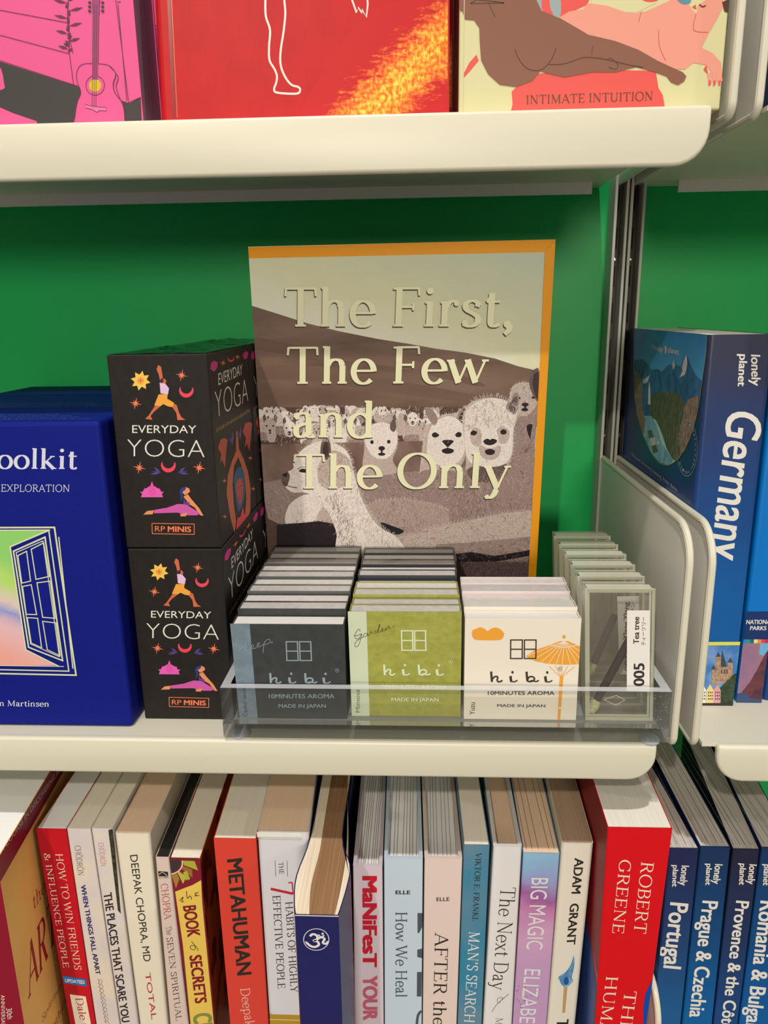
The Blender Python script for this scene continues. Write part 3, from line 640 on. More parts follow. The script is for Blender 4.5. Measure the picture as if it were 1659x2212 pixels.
rim([(300, 1140), (335, 1105), (400, 1073), (470, 1078), (540, 1118), (566, 1190)], 16, f1, 17.5, 4)
P([(210, 1262), (222, 1240), (240, 1228), (252, 1250), (246, 1282), (232, 1306), (214, 1292)], f4, 17.6); P([(214, 1246), (228, 1236), (240, 1240), (232, 1256)], ink, 17.7); S.line([(218, 1284), (250, 1304), (290, 1312)], .5, ink, 17.7, False, True)
P([(410, 1145), (413, 1085), (432, 1055), (455, 1070), (462, 1130), (440, 1168)], f4, 17.6); P([(420, 1140), (424, 1095), (436, 1075), (448, 1090), (450, 1130), (438, 1155)], f5, 17.7)
P([(298, 1224), (318, 1214), (346, 1222), (338, 1234), (310, 1232)], ink, 17.8); S.line([(290, 1216), (318, 1204), (350, 1212)], .4, f4, 17.8, False, True)
# orange edge runs over the picture on the right; the picture itself bleeds off on the left
S.poly_l([S.px(p) for p in ((1557, 106), (1527, 760), (1470, 1800))] + [(B2[0] + 1, 0.4), (BR_.x - TL.x, 0.4)] + [S.px((1611, 40))], orange, 19)
for txt, p0, p1, h in (('The First,', (224, 487), (1392, 487), (224, 288)), ('The Few', (236, 780), (1262, 776), (236, 592)),
                       ('and', (268, 1052), (678, 1056), (268, 864)), ('The Only', (270, 1316), (1376, 1312), (270, 1140))):
    if txt == 'and': h = (268, 866)
    S.serif(txt, p0, p1, h, shade, 20, 112, 42, shift=(-0.4, -0.7)); S.serif(txt, p0, p1, h, ivory, 22, 112, 42)
tag(b.build('poster'), 'orange-edged poster board with alpaca herd and large cream lettering, standing behind the tray', 'poster')

# ================================================================ blue boxed card sets
blue = mat('royal_blue_cloth', (12, 26, 128), 0.6, 0.15, rgb2=(10, 24, 122), scale=(900, 900, 900), bump=0.08)
blue_side = blue
lilac = mat('pale_foil_lettering', (226, 214, 236), 0.35, rgb2=(226, 236, 222), scale=(25, 25, 25))
cream_line = mat('pale_line_foil', (226, 226, 178), 0.35)
Zt = zoom(0, 700, 1659 / 600); Zt2 = zoom(0, 1150, 1659 / 600)
XR = -159.6
def card_set(y0, y1, label, art):
    t = thing('boxed_card_set', (-225, (y0 + y1) / 2, 0), label, 'box', 'royal blue boxed sets')
    b = MB(); b.box(-292, XR, y0, y1, 0.05, 170, blue, 2.2, 3)
    if art:
        S = Sheet((-292, y0, 0), (1, 0, 0), (0, 0, 1), b, 0.06, Zt)
        S.serif('Toolkit', (-140, 862), (462, 866), (-140, 742), lilac, 2, 110, 40)
        S.serif('-EXPLORATION', (-12, 1000), (414, 1002), (-12, 958), lilac, 2, 62, 50, 0.9)
        S.mapper = Zt2
        S.serif('n Martinsen', (-2, 1036), (292, 1040), (-2, 1003), lilac, 2, 90, 45)
        p0, p1 = S.px((-160, 700)), S.px((-20, 60))
        gm = mat('rainbow_window_print', (240, 190, 190), 0.45, grad=((-15, 0, 42), (10, 0, 98), [(0.05, (246, 170, 150)), (0.38, (240, 190, 190)), (0.52, (150, 160, 210)), (0.62, (232, 206, 190)), (0.8, (190, 226, 110)), (1.0, (150, 214, 110))]))
        S.poly([(-240, -14), (290, -14), (60, 85), (155, 700), (345, 795), (-240, 795)], gm, 2)
        for o, wd in (([(-200, -28), (326, -30), (455, 852), (-200, 838)], 0.9), ([(-200, -12), (292, -14), (412, 828), (-200, 815)], 0.7), ([(380, 800), (-200, 792)], 0.4)):
            S.segs(o, wd, cream_line, 3, len(o) > 2)
        S.segs([(352, 30), (436, 810)], 0.6, cream_line, 3, False)
        S.segs([(295, -14), (62, 85), (155, 700), (350, 798)], 0.8, cream_line, 4, False)
        S.poly([(275, 15), (70, 95), (160, 690), (372, 770)], mat('royal_blue_print', (12, 26, 128), 0.5, 0.15), 3.5)
        S.segs([(270, 28), (82, 112), (172, 685), (375, 765)], 0.8, cream_line, 4); S.segs([(258, 50), (98, 120), (184, 665), (356, 742)], 0.45, cream_line, 4)
        for o in ([(108, 138), (160, 112), (184, 290), (132, 302)], [(188, 100), (262, 62), (296, 262), (216, 280)], [(136, 322), (188, 312), (220, 490), (158, 488)], [(222, 300), (302, 290), (330, 512), (256, 506)], [(164, 508), (226, 512), (250, 688), (188, 660)], [(256, 530), (336, 540), (360, 736), (284, 700)]):
            S.segs(o, 0.55, cream_line, 4)
    top = Sheet((-292, y0, 170), (1, 0, 0), (0, 1, 0), b, 0.06)
    pale = mat('small_print_pale', (120, 140, 190), 0.5); rg = random.Random(int(y0))
    for r in range(4):      # rows of fine upside-down print on the lid
        yy = 10 + r * 6.0; x = 18
        while x < 122 - (r * 9) % 30:
            ww = rg.uniform(2, 7); q = [(x + i * ww / 5, yy + (0.7 if i % 2 else -0.7)) for i in range(6)]
            top.ribbon_l(q, 0.45, pale, 1); x += ww + 1.6
    car_ = b.build('carton', t, False)
    b = MB(); b.box(-291, XR + 1 - 0.9, y0 + 1, y1 - 1, 133.9, 134.2, mat('lid_seam', (10, 14, 80), 0.6)); b.build('lid_seam', car_)
card_set(12, 64, 'royal blue boxed card set with an open window drawing, foremost of three', True)
card_set(66, 137, 'royal blue boxed card set directly behind the foremost one', False)
card_set(139.5, 205, 'royal blue boxed card set rearmost, against the green panel', False)

# ================================================================ yoga boxes
black = mat('matt_black_card', (36, 31, 28), 0.5, 0.2, rgb2=(40, 35, 32), scale=(300, 300, 300))
yel = mat('print_yellow', (252, 204, 84), 0.5); orr = mat('print_orange', (248, 150, 96), 0.5); redp = mat('print_red', (246, 70, 90), 0.5)
pinkp = mat('print_pink', (238, 84, 170), 0.5); skin = mat('print_brown_skin', (214, 108, 70), 0.5); skin2 = mat('print_tan_skin', (240, 150, 96), 0.5)
wht = mat('print_white', (240, 232, 214), 0.5); lil = mat('print_lilac', (236, 196, 226), 0.5); amb = mat('print_amber', (250, 170, 62), 0.5)
mag = mat('print_magenta', (216, 90, 168), 0.5); navy = mat('print_hair_blue', (44, 62, 130), 0.5); vio = mat('print_violet', (104, 66, 138), 0.5)
brk = mat('print_brick', (206, 84, 66), 0.5); teal_h = mat('print_hair_teal', (30, 92, 130), 0.5); hot = mat('print_hot_pink', (226, 50, 140), 0.5)
coral = mat('print_coral', (252, 128, 84), 0.5); gold = mat('print_gold', (206, 160, 84), 0.5)
Y0Y = 21.0
def star(S, c, r, m, L=2, n=8):
    r *= 1.12
    for i in range(n):
        a = math.pi * 2 * i / n + 0.2; rr = r if i % 2 == 0 else r * 0.65
        S.poly([(c[0] + rr * math.cos(a), c[1] + rr * math.sin(a)), (c[0] + r * 0.13 * math.cos(a + 1.57), c[1] + r * 0.13 * math.sin(a + 1.57)), (c[0] - r * 0.13 * math.cos(a + 1.57), c[1] - r * 0.13 * math.sin(a + 1.57))], m, L)
def moon(S, c, r, m, L=2):
    out = [(c[0] + r * math.cos(math.radians(a)), c[1] + r * math.sin(math.radians(a))) for a in range(-20, 201, 12)]
    inn = [(c[0] + r * 0.80 * math.cos(math.radians(a)), c[1] - r * 0.34 + r * 0.80 * math.sin(math.radians(a))) for a in range(190, -11, -12)]
    S.poly(out + inn, m, L)
def leaf(S, a, b, w, m, L=2):
    mx, my = (a[0] + b[0]) / 2, (a[1] + b[1]) / 2; dx, dy = b[0] - a[0], b[1] - a[1]; l = math.hypot(dx, dy)
    nx, ny = -dy / l * w, dx / l * w
    S.poly([a, (mx + nx, my + ny), b, (mx - nx, my - ny)], m, L)
t0 = thing('yoga_card_box', (-130.8, Y0Y + 45, 101.2), 'small black yoga card box, upper one of the front pair beside the blue box', 'box', 'small black yoga boxes')
b = MB(); X0, X1, ZB, ZT = -156.2, -105.4, 101.2, 201.9
b.box(X0, X1, Y0Y, Y0Y + 92, ZB, ZT, black, 0.7)
S = Sheet((X0, Y0Y, ZB), (1, 0, 0), (0, 0, 1), b, 0.04, Zt).rect(X1 - X0, ZT - ZB)
for i in range(8):
    a = math.pi / 4 * i + 0.2; leaf(S, (840, 338), (840 + 60 * math.cos(a), 338 + 60 * math.sin(a)), 16, yel)
S.ell((840, 338), 22, 22, mat('print_yellow_deep', (246, 180, 60), 0.5), 3); S.segs([(828, 338), (852, 338)], 0.4, redp, 4, False); S.segs([(840, 326), (840, 350)], 0.4, redp, 4, False)
star(S, (1085, 306), 34, coral); star(S, (810, 474), 34, coral); star(S, (832, 858), 36, coral); star(S, (1190, 858), 36, coral)
moon(S, (1113, 396), 43, redp); moon(S, (1006, 842), 44, redp)
# standing pose
S.poly([(938, 262), (946, 244), (962, 256), (966, 276), (974, 330), (982, 352), (960, 356), (948, 300), (936, 272)], skin, 2)
S.poly([(966, 330), (984, 326), (994, 340), (988, 360), (968, 362)], skin, 3)
S.poly([(958, 330), (972, 322), (978, 340), (962, 364), (958, 410), (952, 406)], mat('print_dark_hair', (70, 34, 40), 0.5), 3.5)
S.poly([(954, 350), (988, 356), (1010, 384), (1004, 420), (960, 414)], lil, 4)
S.poly([(948, 420), (1002, 418), (1000, 446), (1040, 470), (1032, 496), (1006, 492), (976, 478), (960, 490), (922, 486)], amb, 4.5)
S.poly([(928, 486), (960, 490), (920, 524), (900, 548), (912, 572), (868, 566), (888, 546)], skin, 3)
S.poly([(1034, 472), (1056, 484), (1070, 530), (1084, 556), (1108, 572), (1060, 574), (1054, 530), (1028, 494)], skin, 3)
S.sans('EVERYDAY', (790, 650), (1172, 652), (790, 604), wht, 2)
S.sans('YOGA', (760, 792), (1222, 798), (760, 686), wht, 2, -0.022)
for k, sx in ((900, 1), (1126, -1)):
    for j, (dx, dy, m_) in enumerate(((6, 34, vio), (18, 8, navy), (-2, 50, mag))): leaf(S, (k + 60 * sx, 888), (k + dx * sx, 846 + dy), 7, vio if j else navy)
lot = mat('print_lotus', (240, 96, 180), 0.5); S.poly([(842, 1034), (974, 1034), (958, 990), (908, 960), (858, 990)], lot, 1.8)
for a, r in ((-75, 62), (-105, 62), (-50, 72), (-130, 72), (-25, 78), (-155, 78), (-90, 96)):
    leaf(S, (908, 1034), (908 + r * math.cos(math.radians(a)), 1034 + r * math.sin(math.radians(a))), 17, lot if abs(a + 90) > 20 else pinkp, 2 if abs(a + 90) > 20 else 2.5)
# seated pose
S.poly([(1090, 985), (1108, 972), (1130, 982), (1136, 1000), (1122, 1012), (1104, 1022), (1088, 1004)], skin2, 2.5)
S.poly([(1072, 1000), (1084, 978), (1112, 972), (1108, 990), (1092, 1000), (1090, 1040), (1076, 1068), (1080, 1030)], navy, 3)
S.poly([(1096, 1030), (1122, 1016), (1144, 1046), (1190, 1100), (1216, 1144), (1196, 1142), (1164, 1096), (1132, 1076)], skin2, 3)
S.poly([(1096, 1032), (1106, 1060), (1130, 1064), (1138, 1086), (1098, 1076)], vio, 4)
S.poly([(920, 1110), (1000, 1096), (1062, 1074), (1110, 1076), (1150, 1100), (1196, 1130), (1178, 1142), (1120, 1142), (1060, 1126), (920, 1130)], mag, 3.5)
S.poly([(920, 1112), (880, 1116), (856, 1138), (912, 1136)], skin2, 3); S.poly([(1076, 1136), (1120, 1126), (1110, 1148), (1080, 1148)], skin2, 4)
S.segs([(908, 1190), (1160, 1194), (1160, 1256), (910, 1252)], 0.35, coral, 2)
S.sans('RP', (926, 1238), (986, 1240), (926, 1206), coral, 2); S.sans('MINIS', (1002, 1240), (1142, 1242), (1002, 1208), coral, 2, 0.035)
# right-hand side
S = Sheet((X1, Y0Y, ZB), (0, 1, 0), (0, 0, 1), b, 0.04, Zt).rect(92, ZT - ZB)
S.poly([(1258, 236), (1276, 218), (1300, 228), (1296, 262), (1278, 284), (1256, 270)], hot, 2); S.poly([(1448, 180), (1470, 158), (1484, 176), (1474, 206), (1456, 212)], hot, 2)
moon(S, (1378, 206), 20, redp); star(S, (1332, 232), 20, coral); star(S, (1418, 196), 18, coral)
S.sans('EVERYDAY', (1304, 366), (1448, 300), (1302, 296), wht, 2)
S.sans('YOGA', (1288, 566), (1482, 462), (1280, 400), wht, 2, -0.022)
S.sans('50 POSES FOR HEALING & RELAXATION', (1290, 648), (1490, 524), (1290, 626), gold, 2)
S.poly([(1352, 1010), (1360, 900), (1384, 820), (1408, 760), (1410, 640), (1418, 640), (1426, 740), (1424, 790), (1396, 850), (1388, 960), (1396, 1080), (1410, 1180), (1400, 1250), (1376, 1160)], skin, 2)
S.poly([(1418, 640), (1424, 740), (1452, 800), (1480, 880), (1496, 980), (1494, 1120), (1480, 1180), (1462, 1150), (1470, 1040), (1462, 930), (1440, 840), (1420, 790)], skin, 2)
S.poly([(1396, 920), (1420, 858), (1446, 862), (1460, 920), (1462, 1020), (1448, 1080), (1424, 1120), (1408, 1060)], teal_h, 2.5, True)
S.poly([(1412, 950), (1428, 920), (1444, 930), (1452, 970), (1446, 1040), (1432, 1080), (1418, 1040), (1410, 990)], brk, 3, True)
for c, rx, ry in (((1422, 978), 6, 3), ((1440, 966), 6, 3), ((1432, 1040), 7, 4)): S.ell(c, rx, ry, mat('print_face_line', (96, 30, 40), 0.5), 3.5, 10)
S.poly([(1408, 1240), (1416, 1160), (1434, 1150), (1448, 1090), (1460, 1140), (1482, 1130), (1492, 1170), (1450, 1210)], redp, 4)
for dx, dy in ((0, 0), (148, -96)):
    S.poly([(1300 + dx, 740 + dy), (1316 + dx, 690 + dy), (1340 + dx, 680 + dy), (1358 + dx, 690 + dy), (1350 + dx, 760 + dy), (1342 + dx, 860 + dy), (1326 + dx, 810 + dy), (1312 + dx, 836 + dy), (1320 + dx, 776 + dy)], brk, 2)
for x, y in ((1384, 670), (1432, 640)):
    leaf(S, (x, y + 60), (x + 4, y - 30), 8, vio); leaf(S, (x - 6, y + 50), (x - 14, y), 6, navy)
for c in ((1340, 936), (1494, 800), (1512, 984), (1342, 1150)): star(S, c, 16, coral)
car_ = b.build('carton', t0)
# shrink film pulled over the lid
film = clear_mat('shrink_film', (0.72, 0.76, 0.72), 0.9, 0.10, 0.45)
b = MB(); nx, ny = 14, 20; rg = random.Random(5); ridge = [rg.uniform(-1, 1) for _ in range(40)]
for lvl in (0,):
    vs_ = [(X0 + 1 + (X1 - X0 - 2) * i / nx, Y0Y + 1 + 90 * j / ny, ZT + 0.35 + 2.4 * math.sin(math.pi * i / nx) * math.sin(math.pi * j / ny) * (0.7 + 0.3 * math.sin(i * 1.3 + j * 0.9)) + 0.35 * ridge[(i * 7 + j * 3) % 40] * math.sin(math.pi * i / nx)) for j in range(ny + 1) for i in range(nx + 1)]
    b.mesh(vs_, [(j * (nx + 1) + i, j * (nx + 1) + i + 1, (j + 1) * (nx + 1) + i + 1, (j + 1) * (nx + 1) + i) for j in range(ny) for i in range(nx)], film)
b.build('shrink_film', car_, True)
dup(t0, (0.2, 0.3, -101.2), 'small black yoga card box, lower one of the front pair beside the blue box')
dup(t0, (0.4, 93.2, 0), 'small black yoga card box behind the upper front one')
dup(t0, (0.6, 93.4, -101.2), 'small black yoga card box behind the lower front one')

# ================================================================ acrylic tray
acr = clear_mat('clear_acrylic', (0.988, 0.992, 0.986), 0.6, 0.04, 0.22, body=(238, 234, 224), bodyfac=0.03)
acr_edge = clear_mat('polished_acrylic_edge', (0.94, 0.96, 0.94), 0.95, 0.10, 0.5, body=(255, 253, 248), bodyfac=0.62, thru=0.25)
acr_floor = clear_mat('acrylic_floor', (0.93, 0.95, 0.94), 0.85, 0.06, 0.35, body=(230, 224, 214), bodyfac=0.5)
TX0, TX1, TY0, TY1, TZ0 = -105.2, 127.5, -1.0, 124.0, 2.5
t = thing('acrylic_tray', (11, 60, TZ0), 'clear acrylic tray holding the rows of small incense boxes', 'tray')
def acr_box(x0, x1, y0, y1, z0, z1, edge_faces, body=acr):
    """faces order: bottom, top, front, right, back, left"""
    b = MB(); p = [(x0, y0, z0), (x1, y0, z0), (x1, y1, z0), (x0, y1, z0), (x0, y0, z1), (x1, y0, z1), (x1, y1, z1), (x0, y1, z1)]
    fs = [(3, 2, 1, 0), (4, 5, 6, 7), (0, 1, 5, 4), (1, 2, 6, 5), (2, 3, 7, 6), (3, 0, 4, 7)]
    b.mesh(p, fs, [acr_edge if k in edge_faces else body for k in range(6)]); return b
b = acr_box(TX0, TX1, TY0 + 0.02, TY1, TZ0, 10.4, (5, 3)); b.mats = b.mats
b.build('base_plate', t)
b = acr_box(TX0 + 4.6, TX1 - 4.6, TY0 + 0.4, TY1 - 4, 10.40, 10.46, (), acr_floor); b.build('floor_sheet', t)
acr_box(TX0, TX1, TY0, TY0 + 4.6, 10.5, 31.5, (1,)).build('front_wall', t)
acr_box(TX0, TX0 + 4.5, TY0 + 4.65, TY1, 10.5, 31.5, (1,)).build('side_wall', t)
acr_box(TX1 - 4.5, TX1, TY0 + 4.65, TY1, 10.5, 31.5, (1,)).build('side_wall', t)
b = MB()      # glue bubbles along the right-hand joint
bub = clear_mat('glue_bubble', (0.9, 0.92, 0.9), 1.0, 0.08, 0.6, body=(250, 250, 244), bodyfac=0.55); rg = random.Random(3)
for i in range(46):
    x = TX1 - rg.uniform(0.6, 4.2); y = TY0 - 0.15; z = 4 + i * 0.55 if i < 46 else 8
    if rg.random() < .35: continue
    b.lathe([(0.05, -0.3), (0.32, -0.15), (0.32, 0.15), (0.05, 0.3)], (x, y + rg.uniform(0, 30), 10.45 if rg.random() < .2 else z), bub, 6)
b.build('glue_line', t)
rub = clear_mat('silicone_foot', (0.85, 0.86, 0.84), 0.8, 0.15, 0.5, body=(236, 236, 234), bodyfac=0.92)
for x, y in ((120, 5), (-98, 6), (120, 116), (-98, 116)):
    b = MB(); b.lathe([(5.2, 0.02), (5.4, 0.8), (4.6, 1.9), (3.0, 2.46)], (x, y, 0), rub); b.build('rubber_foot', t, True)

# ================================================================ incense match boxes
Zh = zoom(470, 1140, 1659 / 530); Zy = zoom(960, 1140, 1659 / 540)
tray_card = mat('inner_tray_card', (214, 204, 192), 0.7, rgb2=(206, 195, 184), scale=(300, 300, 300), k=1.25); tray_white = mat('inner_tray_white', (244, 234, 222), 0.65)
col_dark = mat('sleeve_charcoal', (58, 60, 58), 0.4, rgb2=(64, 66, 64), scale=(200, 200, 200)); col_grey = mat('sleeve_grey_green', (98, 98, 92), 0.45)
col_slate = mat('sleeve_slate', (66, 68, 72), 0.45); col_olive = mat('sleeve_olive_green', (176, 172, 78), 0.5, rgb2=(156, 156, 66), scale=(260, 260, 340), detail=7, lo=0.3, hi=0.7)
col_cream = mat('sleeve_cream', (246, 232, 208), 0.5); col_rose = mat('sleeve_pale_rose', (236, 216, 208), 0.5)
strip_blue = mat('strip_blue_grey', (128, 144, 150), 0.45, rgb2=(112, 128, 136), scale=(160, 160, 200)); strip_mint = mat('strip_pale_mint', (214, 220, 184), 0.5)
ink_b = mat('ink_blue_grey', (150, 164, 168), 0.45); ink_m = mat('ink_pale_mint', (226, 230, 190), 0.45); ink_k = mat('ink_black', (58, 48, 44), 0.5); ink_o = mat('ink_tangerine', (248, 166, 52), 0.5)
cello = clear_mat('cellophane', (0.97, 0.97, 0.97), 0.55, 0.06, 0.35)
def hibi_word(S, x0, y0, x1, y1, h, m):
    """four joined-up letters h i b i, drawn on a 0..400 x 0..120 field"""
    T = lambda pts: [(x0 + (x1 - x0) * px_ / 400.0, (y0 + (y1 - y0) * px_ / 400.0) - h * py_ / 100.0) for px_, py_ in pts]
    W = 1.15
    S.line(T([(4, 98), (6, 50), (9, 0)]), W, m, 3); S.line(T([(9, 22), (24, 46), (40, 52), (46, 40), (42, 16), (50, 2), (64, 4), (76, 16)]), W * .75, m, 3, False, True)
    for dx in (128, 350):
        S.line(T([(dx, 56), (dx + 1, 30), (dx + 5, 8), (dx + 18, 2), (dx + 32, 6), (dx + 44, 18)]), [W * 1.15] * 14 + [W * .6] * 17, m, 3, False, True)
        S.ell(T([(dx + 12, 92)])[0], 8, 9, m, 3, 12)
    S.line(T([(230, 98), (232, 50), (236, 6)]), W, m, 3); S.line(T([(236, 20), (244, 44), (260, 52), (276, 44), (280, 26), (268, 10), (250, 4), (236, 10)]), W * .75, m, 3, False, True)
    S.line(T([(250, 4), (262, 14), (278, 8), (294, 6), (308, 18)]), W * .65, m, 3, False, True)
def grid_logo(S, q, m, w=0.62):
    """two window panes side by side; q = left, top, right, bottom, skew per unit height"""
    l, t_, r, bt, sk = q; mid = (l + r) / 2; g = (r - l) * 0.042
    X = lambda x, y: x + sk * (y - t_)
    for a, c in ((l, mid - g), (mid + g, r)):
        S.segs([(X(a, t_), t_), (X(c, t_), t_), (X(c, bt), bt), (X(a, bt), bt)], w, m, 3)
        ym = (t_ + bt) / 2; S.segs([(X(a, ym), ym), (X(c, ym), ym)], w, m, 3, False)
def reg_mark(S, c, r, m):
    S.ell(c, r, r, m, 3, 16, 0.16); S.sans('R', (c[0] - r * .4, c[1] + r * .5), (c[0] + r * .45, c[1] + r * .5), (c[0] - r * .4, c[1] - r * .5), m, 3)
def match_box(x0, x1, y, d, z0, h, sleeve, card, label, group, lift=0.0, art=None, wrap=True, lean=0.0):
    """flat sleeve box standing on edge; open top shows the card tray inside"""
    t = thing('incense_match_box', ((x0 + x1) / 2, y + d / 2, z0), label, 'incense box', group)
    L = lambda z: (z - z0) * lean
    def slab(b, xa, xb, ya, yb, za, zb, m, bev=0):
        b.hexa([(xa, ya + L(za), za), (xb, ya + L(za), za), (xb, yb + L(za), za), (xa, yb + L(za), za), (xa, ya + L(zb), zb), (xb, ya + L(zb), zb), (xb, yb + L(zb), zb), (xa, yb + L(zb), zb)], m, bev)
    b = MB()
    slab(b, x0, x1, y, y + 0.45, z0, z0 + h, sleeve); slab(b, x0, x1, y + d - 0.45, y + d, z0, z0 + h, sleeve)
    slab(b, x0, x0 + 0.6, y + 0.45, y + d - 0.45, z0, z0 + h, sleeve); slab(b, x1 - 0.6, x1, y + 0.45, y + d - 0.45, z0, z0 + h, sleeve)
    if art: art(b, y)
    sl_ = b.build('sleeve', t)
    b = MB(); slab(b, x0 + 0.7, x1 - 0.7, y + 0.55, y + d - 0.55, z0 + 0.3, z0 + h - 0.5 + lift, card, 0.25); b.build('inner_tray', t)
    if wrap:
        b = MB(); n = 12; rg = random.Random(int(y * 10 + x0))
        p = [(x0 + (x1 - x0) * i / n, y + d * j / 2 + L(z0 + h), z0 + h + 0.25 + (0.7 * math.sin(math.pi * i / n) * (0.5 + 0.5 * math.sin(i * 0.8 + y)) + rg.uniform(0, .25) if j == 1 else 0)) for j in range(3) for i in range(n + 1)]
        b.mesh(p, [(j * (n + 1) + i, j * (n + 1) + i + 1, (j + 1) * (n + 1) + i + 1, (j + 1) * (n + 1) + i) for j in range(2) for i in range(n)], cello)
        b.build('cellophane_wrap', sl_, True)
    return t
def art_deep(b, y):
    S = Sheet((-98.3, y, 10.6), (1, 0, 0), (0, 0, 1), b, 0.05, Zh)
    S.poly([(84, 648), (216, 648), (272, 1296), (150, 1296)], strip_blue, 1)
    S.mapper = zoom(490, 1320, 1659 / 270)
    for q in ([(325, 485), (285, 515), (255, 520), (240, 490), (255, 390)], [(245, 515), (205, 550), (175, 545), (165, 520), (190, 490), (235, 482)], [(300, 500), (345, 480), (355, 455), (335, 450), (325, 480), (345, 500), (390, 485)], [(390, 485), (425, 445), (435, 420), (410, 430), (405, 465), (425, 475), (470, 455)], [(470, 455), (495, 430)], [(480, 555), (490, 470), (500, 420), (530, 380), (565, 372), (575, 400), (550, 430), (505, 445)]):
        S.line(q, 0.26, ink_b, 3, False, True)
    S.ell((598, 414), 10, 10, ink_b, 3, 8); S.mapper = Zh
    
    grid_logo(S, (464, 770, 630, 897, 0.04), ink_b); hibi_word(S, 352, 1050, 770, 1052, 70, ink_b); reg_mark(S, (808, 964), 13, ink_b)
    S.sans('10MINUTES AROMA', (346, 1152), (790, 1152), (346, 1124), ink_b, 3, 0.02); S.sans('MADE IN JAPAN', (412, 1216), (732, 1216), (412, 1192), ink_b, 3, 0.02)
    S.sans('Cedar wood', (203, 1276), (188, 1060), (176, 1278), mat('ink_slate', (58, 70, 78), 0.5), 3)
def art_garden(b, y):
    S = Sheet((-37, y, 10.6), (1, 0, 0), (0, 0, 1), b, 0.05, Zh)
    S.poly([(880, 566), (1006, 566), (1028, 1276), (908, 1274)], strip_mint, 1)
    brown = mat('ink_brown', (104, 72, 44), 0.5)
    S.mapper = zoom(740, 1320, 1659 / 260)
    for q in ([(240, 280), (235, 250), (205, 265), (170, 330), (180, 375), (215, 380), (245, 345), (262, 310)], [(150, 340), (205, 335), (262, 312), (250, 380), (225, 460), (190, 492), (168, 475), (180, 430), (230, 385), (285, 355)], [(330, 300), (295, 315), (285, 345), (305, 355), (335, 330), (342, 300), (345, 335), (370, 325)], [(370, 325), (395, 280), (410, 300), (430, 305)], [(480, 265), (450, 270), (445, 295), (470, 300), (500, 250), (515, 190), (510, 180), (495, 230), (490, 285), (520, 285)], [(520, 285), (555, 255), (555, 235), (540, 245), (545, 270), (575, 270), (595, 225)], [(595, 225), (600, 260), (625, 220), (640, 205), (645, 240), (668, 232)]):
        S.line(q, 0.26, brown, 3, False, True)
    S.ell((702, 213), 8, 8, brown, 3, 8); S.mapper = Zh
    grid_logo(S, (1244, 696, 1406, 828, 0.02), ink_m, 0.75); hibi_word(S, 1122, 996, 1535, 998, 74, ink_m); reg_mark(S, (1576, 906), 13, ink_m)
    S.sans('10MINUTES AROMA', (1114, 1088), (1554, 1094), (1114, 1060), ink_m, 3, 0.03); S.sans('MADE IN JAPAN', (1176, 1172), (1494, 1174), (1176, 1148), ink_m, 3, 0.02)
    S.sans('Mimosa', (964, 1248), (960, 1092), (934, 1248), mat('ink_moss', (120, 124, 70), 0.5), 3)
def art_yuzu(b, y):
    S = Sheet((22.5, y, 10.6), (1, 0, 0), (0, 0, 1), b, 0.05, Zy)
    S.poly([(182, 706), (188, 680), (212, 670), (240, 660), (268, 672), (288, 684), (312, 668), (342, 662), (374, 676), (396, 704), (384, 734), (350, 745), (220, 744), (192, 730)], ink_o, 2, True)
    S.ell((794, 723), 12, 12, ink_o, 2)
    S.poly([(768, 752), (822, 752), (900, 788), (893, 905), (800, 908), (690, 902), (600, 884), (540, 852), (600, 812), (690, 782)], ink_o, 2)
    for p in ((690, 902), (740, 906), (782, 908), (836, 907), (884, 904), (640, 893), (590, 876), (552, 848), (896, 862), (898, 818)):
        S.line([(795, 752), p], 0.3, col_cream, 2.4)
    S.line([(705, 777), (760, 790), (815, 792), (880, 779)], 0.35, col_cream, 2.5, False, True)
    for p, q in (((695, 918), (765, 985)), ((735, 914), (772, 985)), ((820, 918), (778, 985)), ((865, 920), (785, 985)), ((780, 910), (777, 985))): S.line([p, q], 0.3, ink_o, 2)
    S.poly([(765, 985), (790, 985), (768, 1272), (750, 1272)], ink_o, 2); S.segs([(745, 1194), (790, 1196)], 0.7, col_cream, 2.5, False)
    grid_logo(S, (440, 744, 608, 867, -0.01), ink_k, 0.65); hibi_word(S, 306, 1022, 722, 1024, 70, ink_k); reg_mark(S, (767, 936), 13, ink_k)
    S.sans('10MINUTES AROMA', (288, 1108), (730, 1108), (288, 1084), ink_k, 3, 0.02); S.sans('MADE IN JAPAN', (350, 1188), (670, 1190), (350, 1170), ink_k, 3, 0.02)
    S.sans('Yuzu', (200, 1240), (202, 1158), (166, 1240), ink_k, 3)
Z0H = 10.6
ords = ['frontmost', 'second from the front', 'third from the front', 'fourth from the front', 'fifth from the front', 'sixth from the front', 'seventh from the front', 'eighth from the front', 'ninth from the front', 'rearmost']
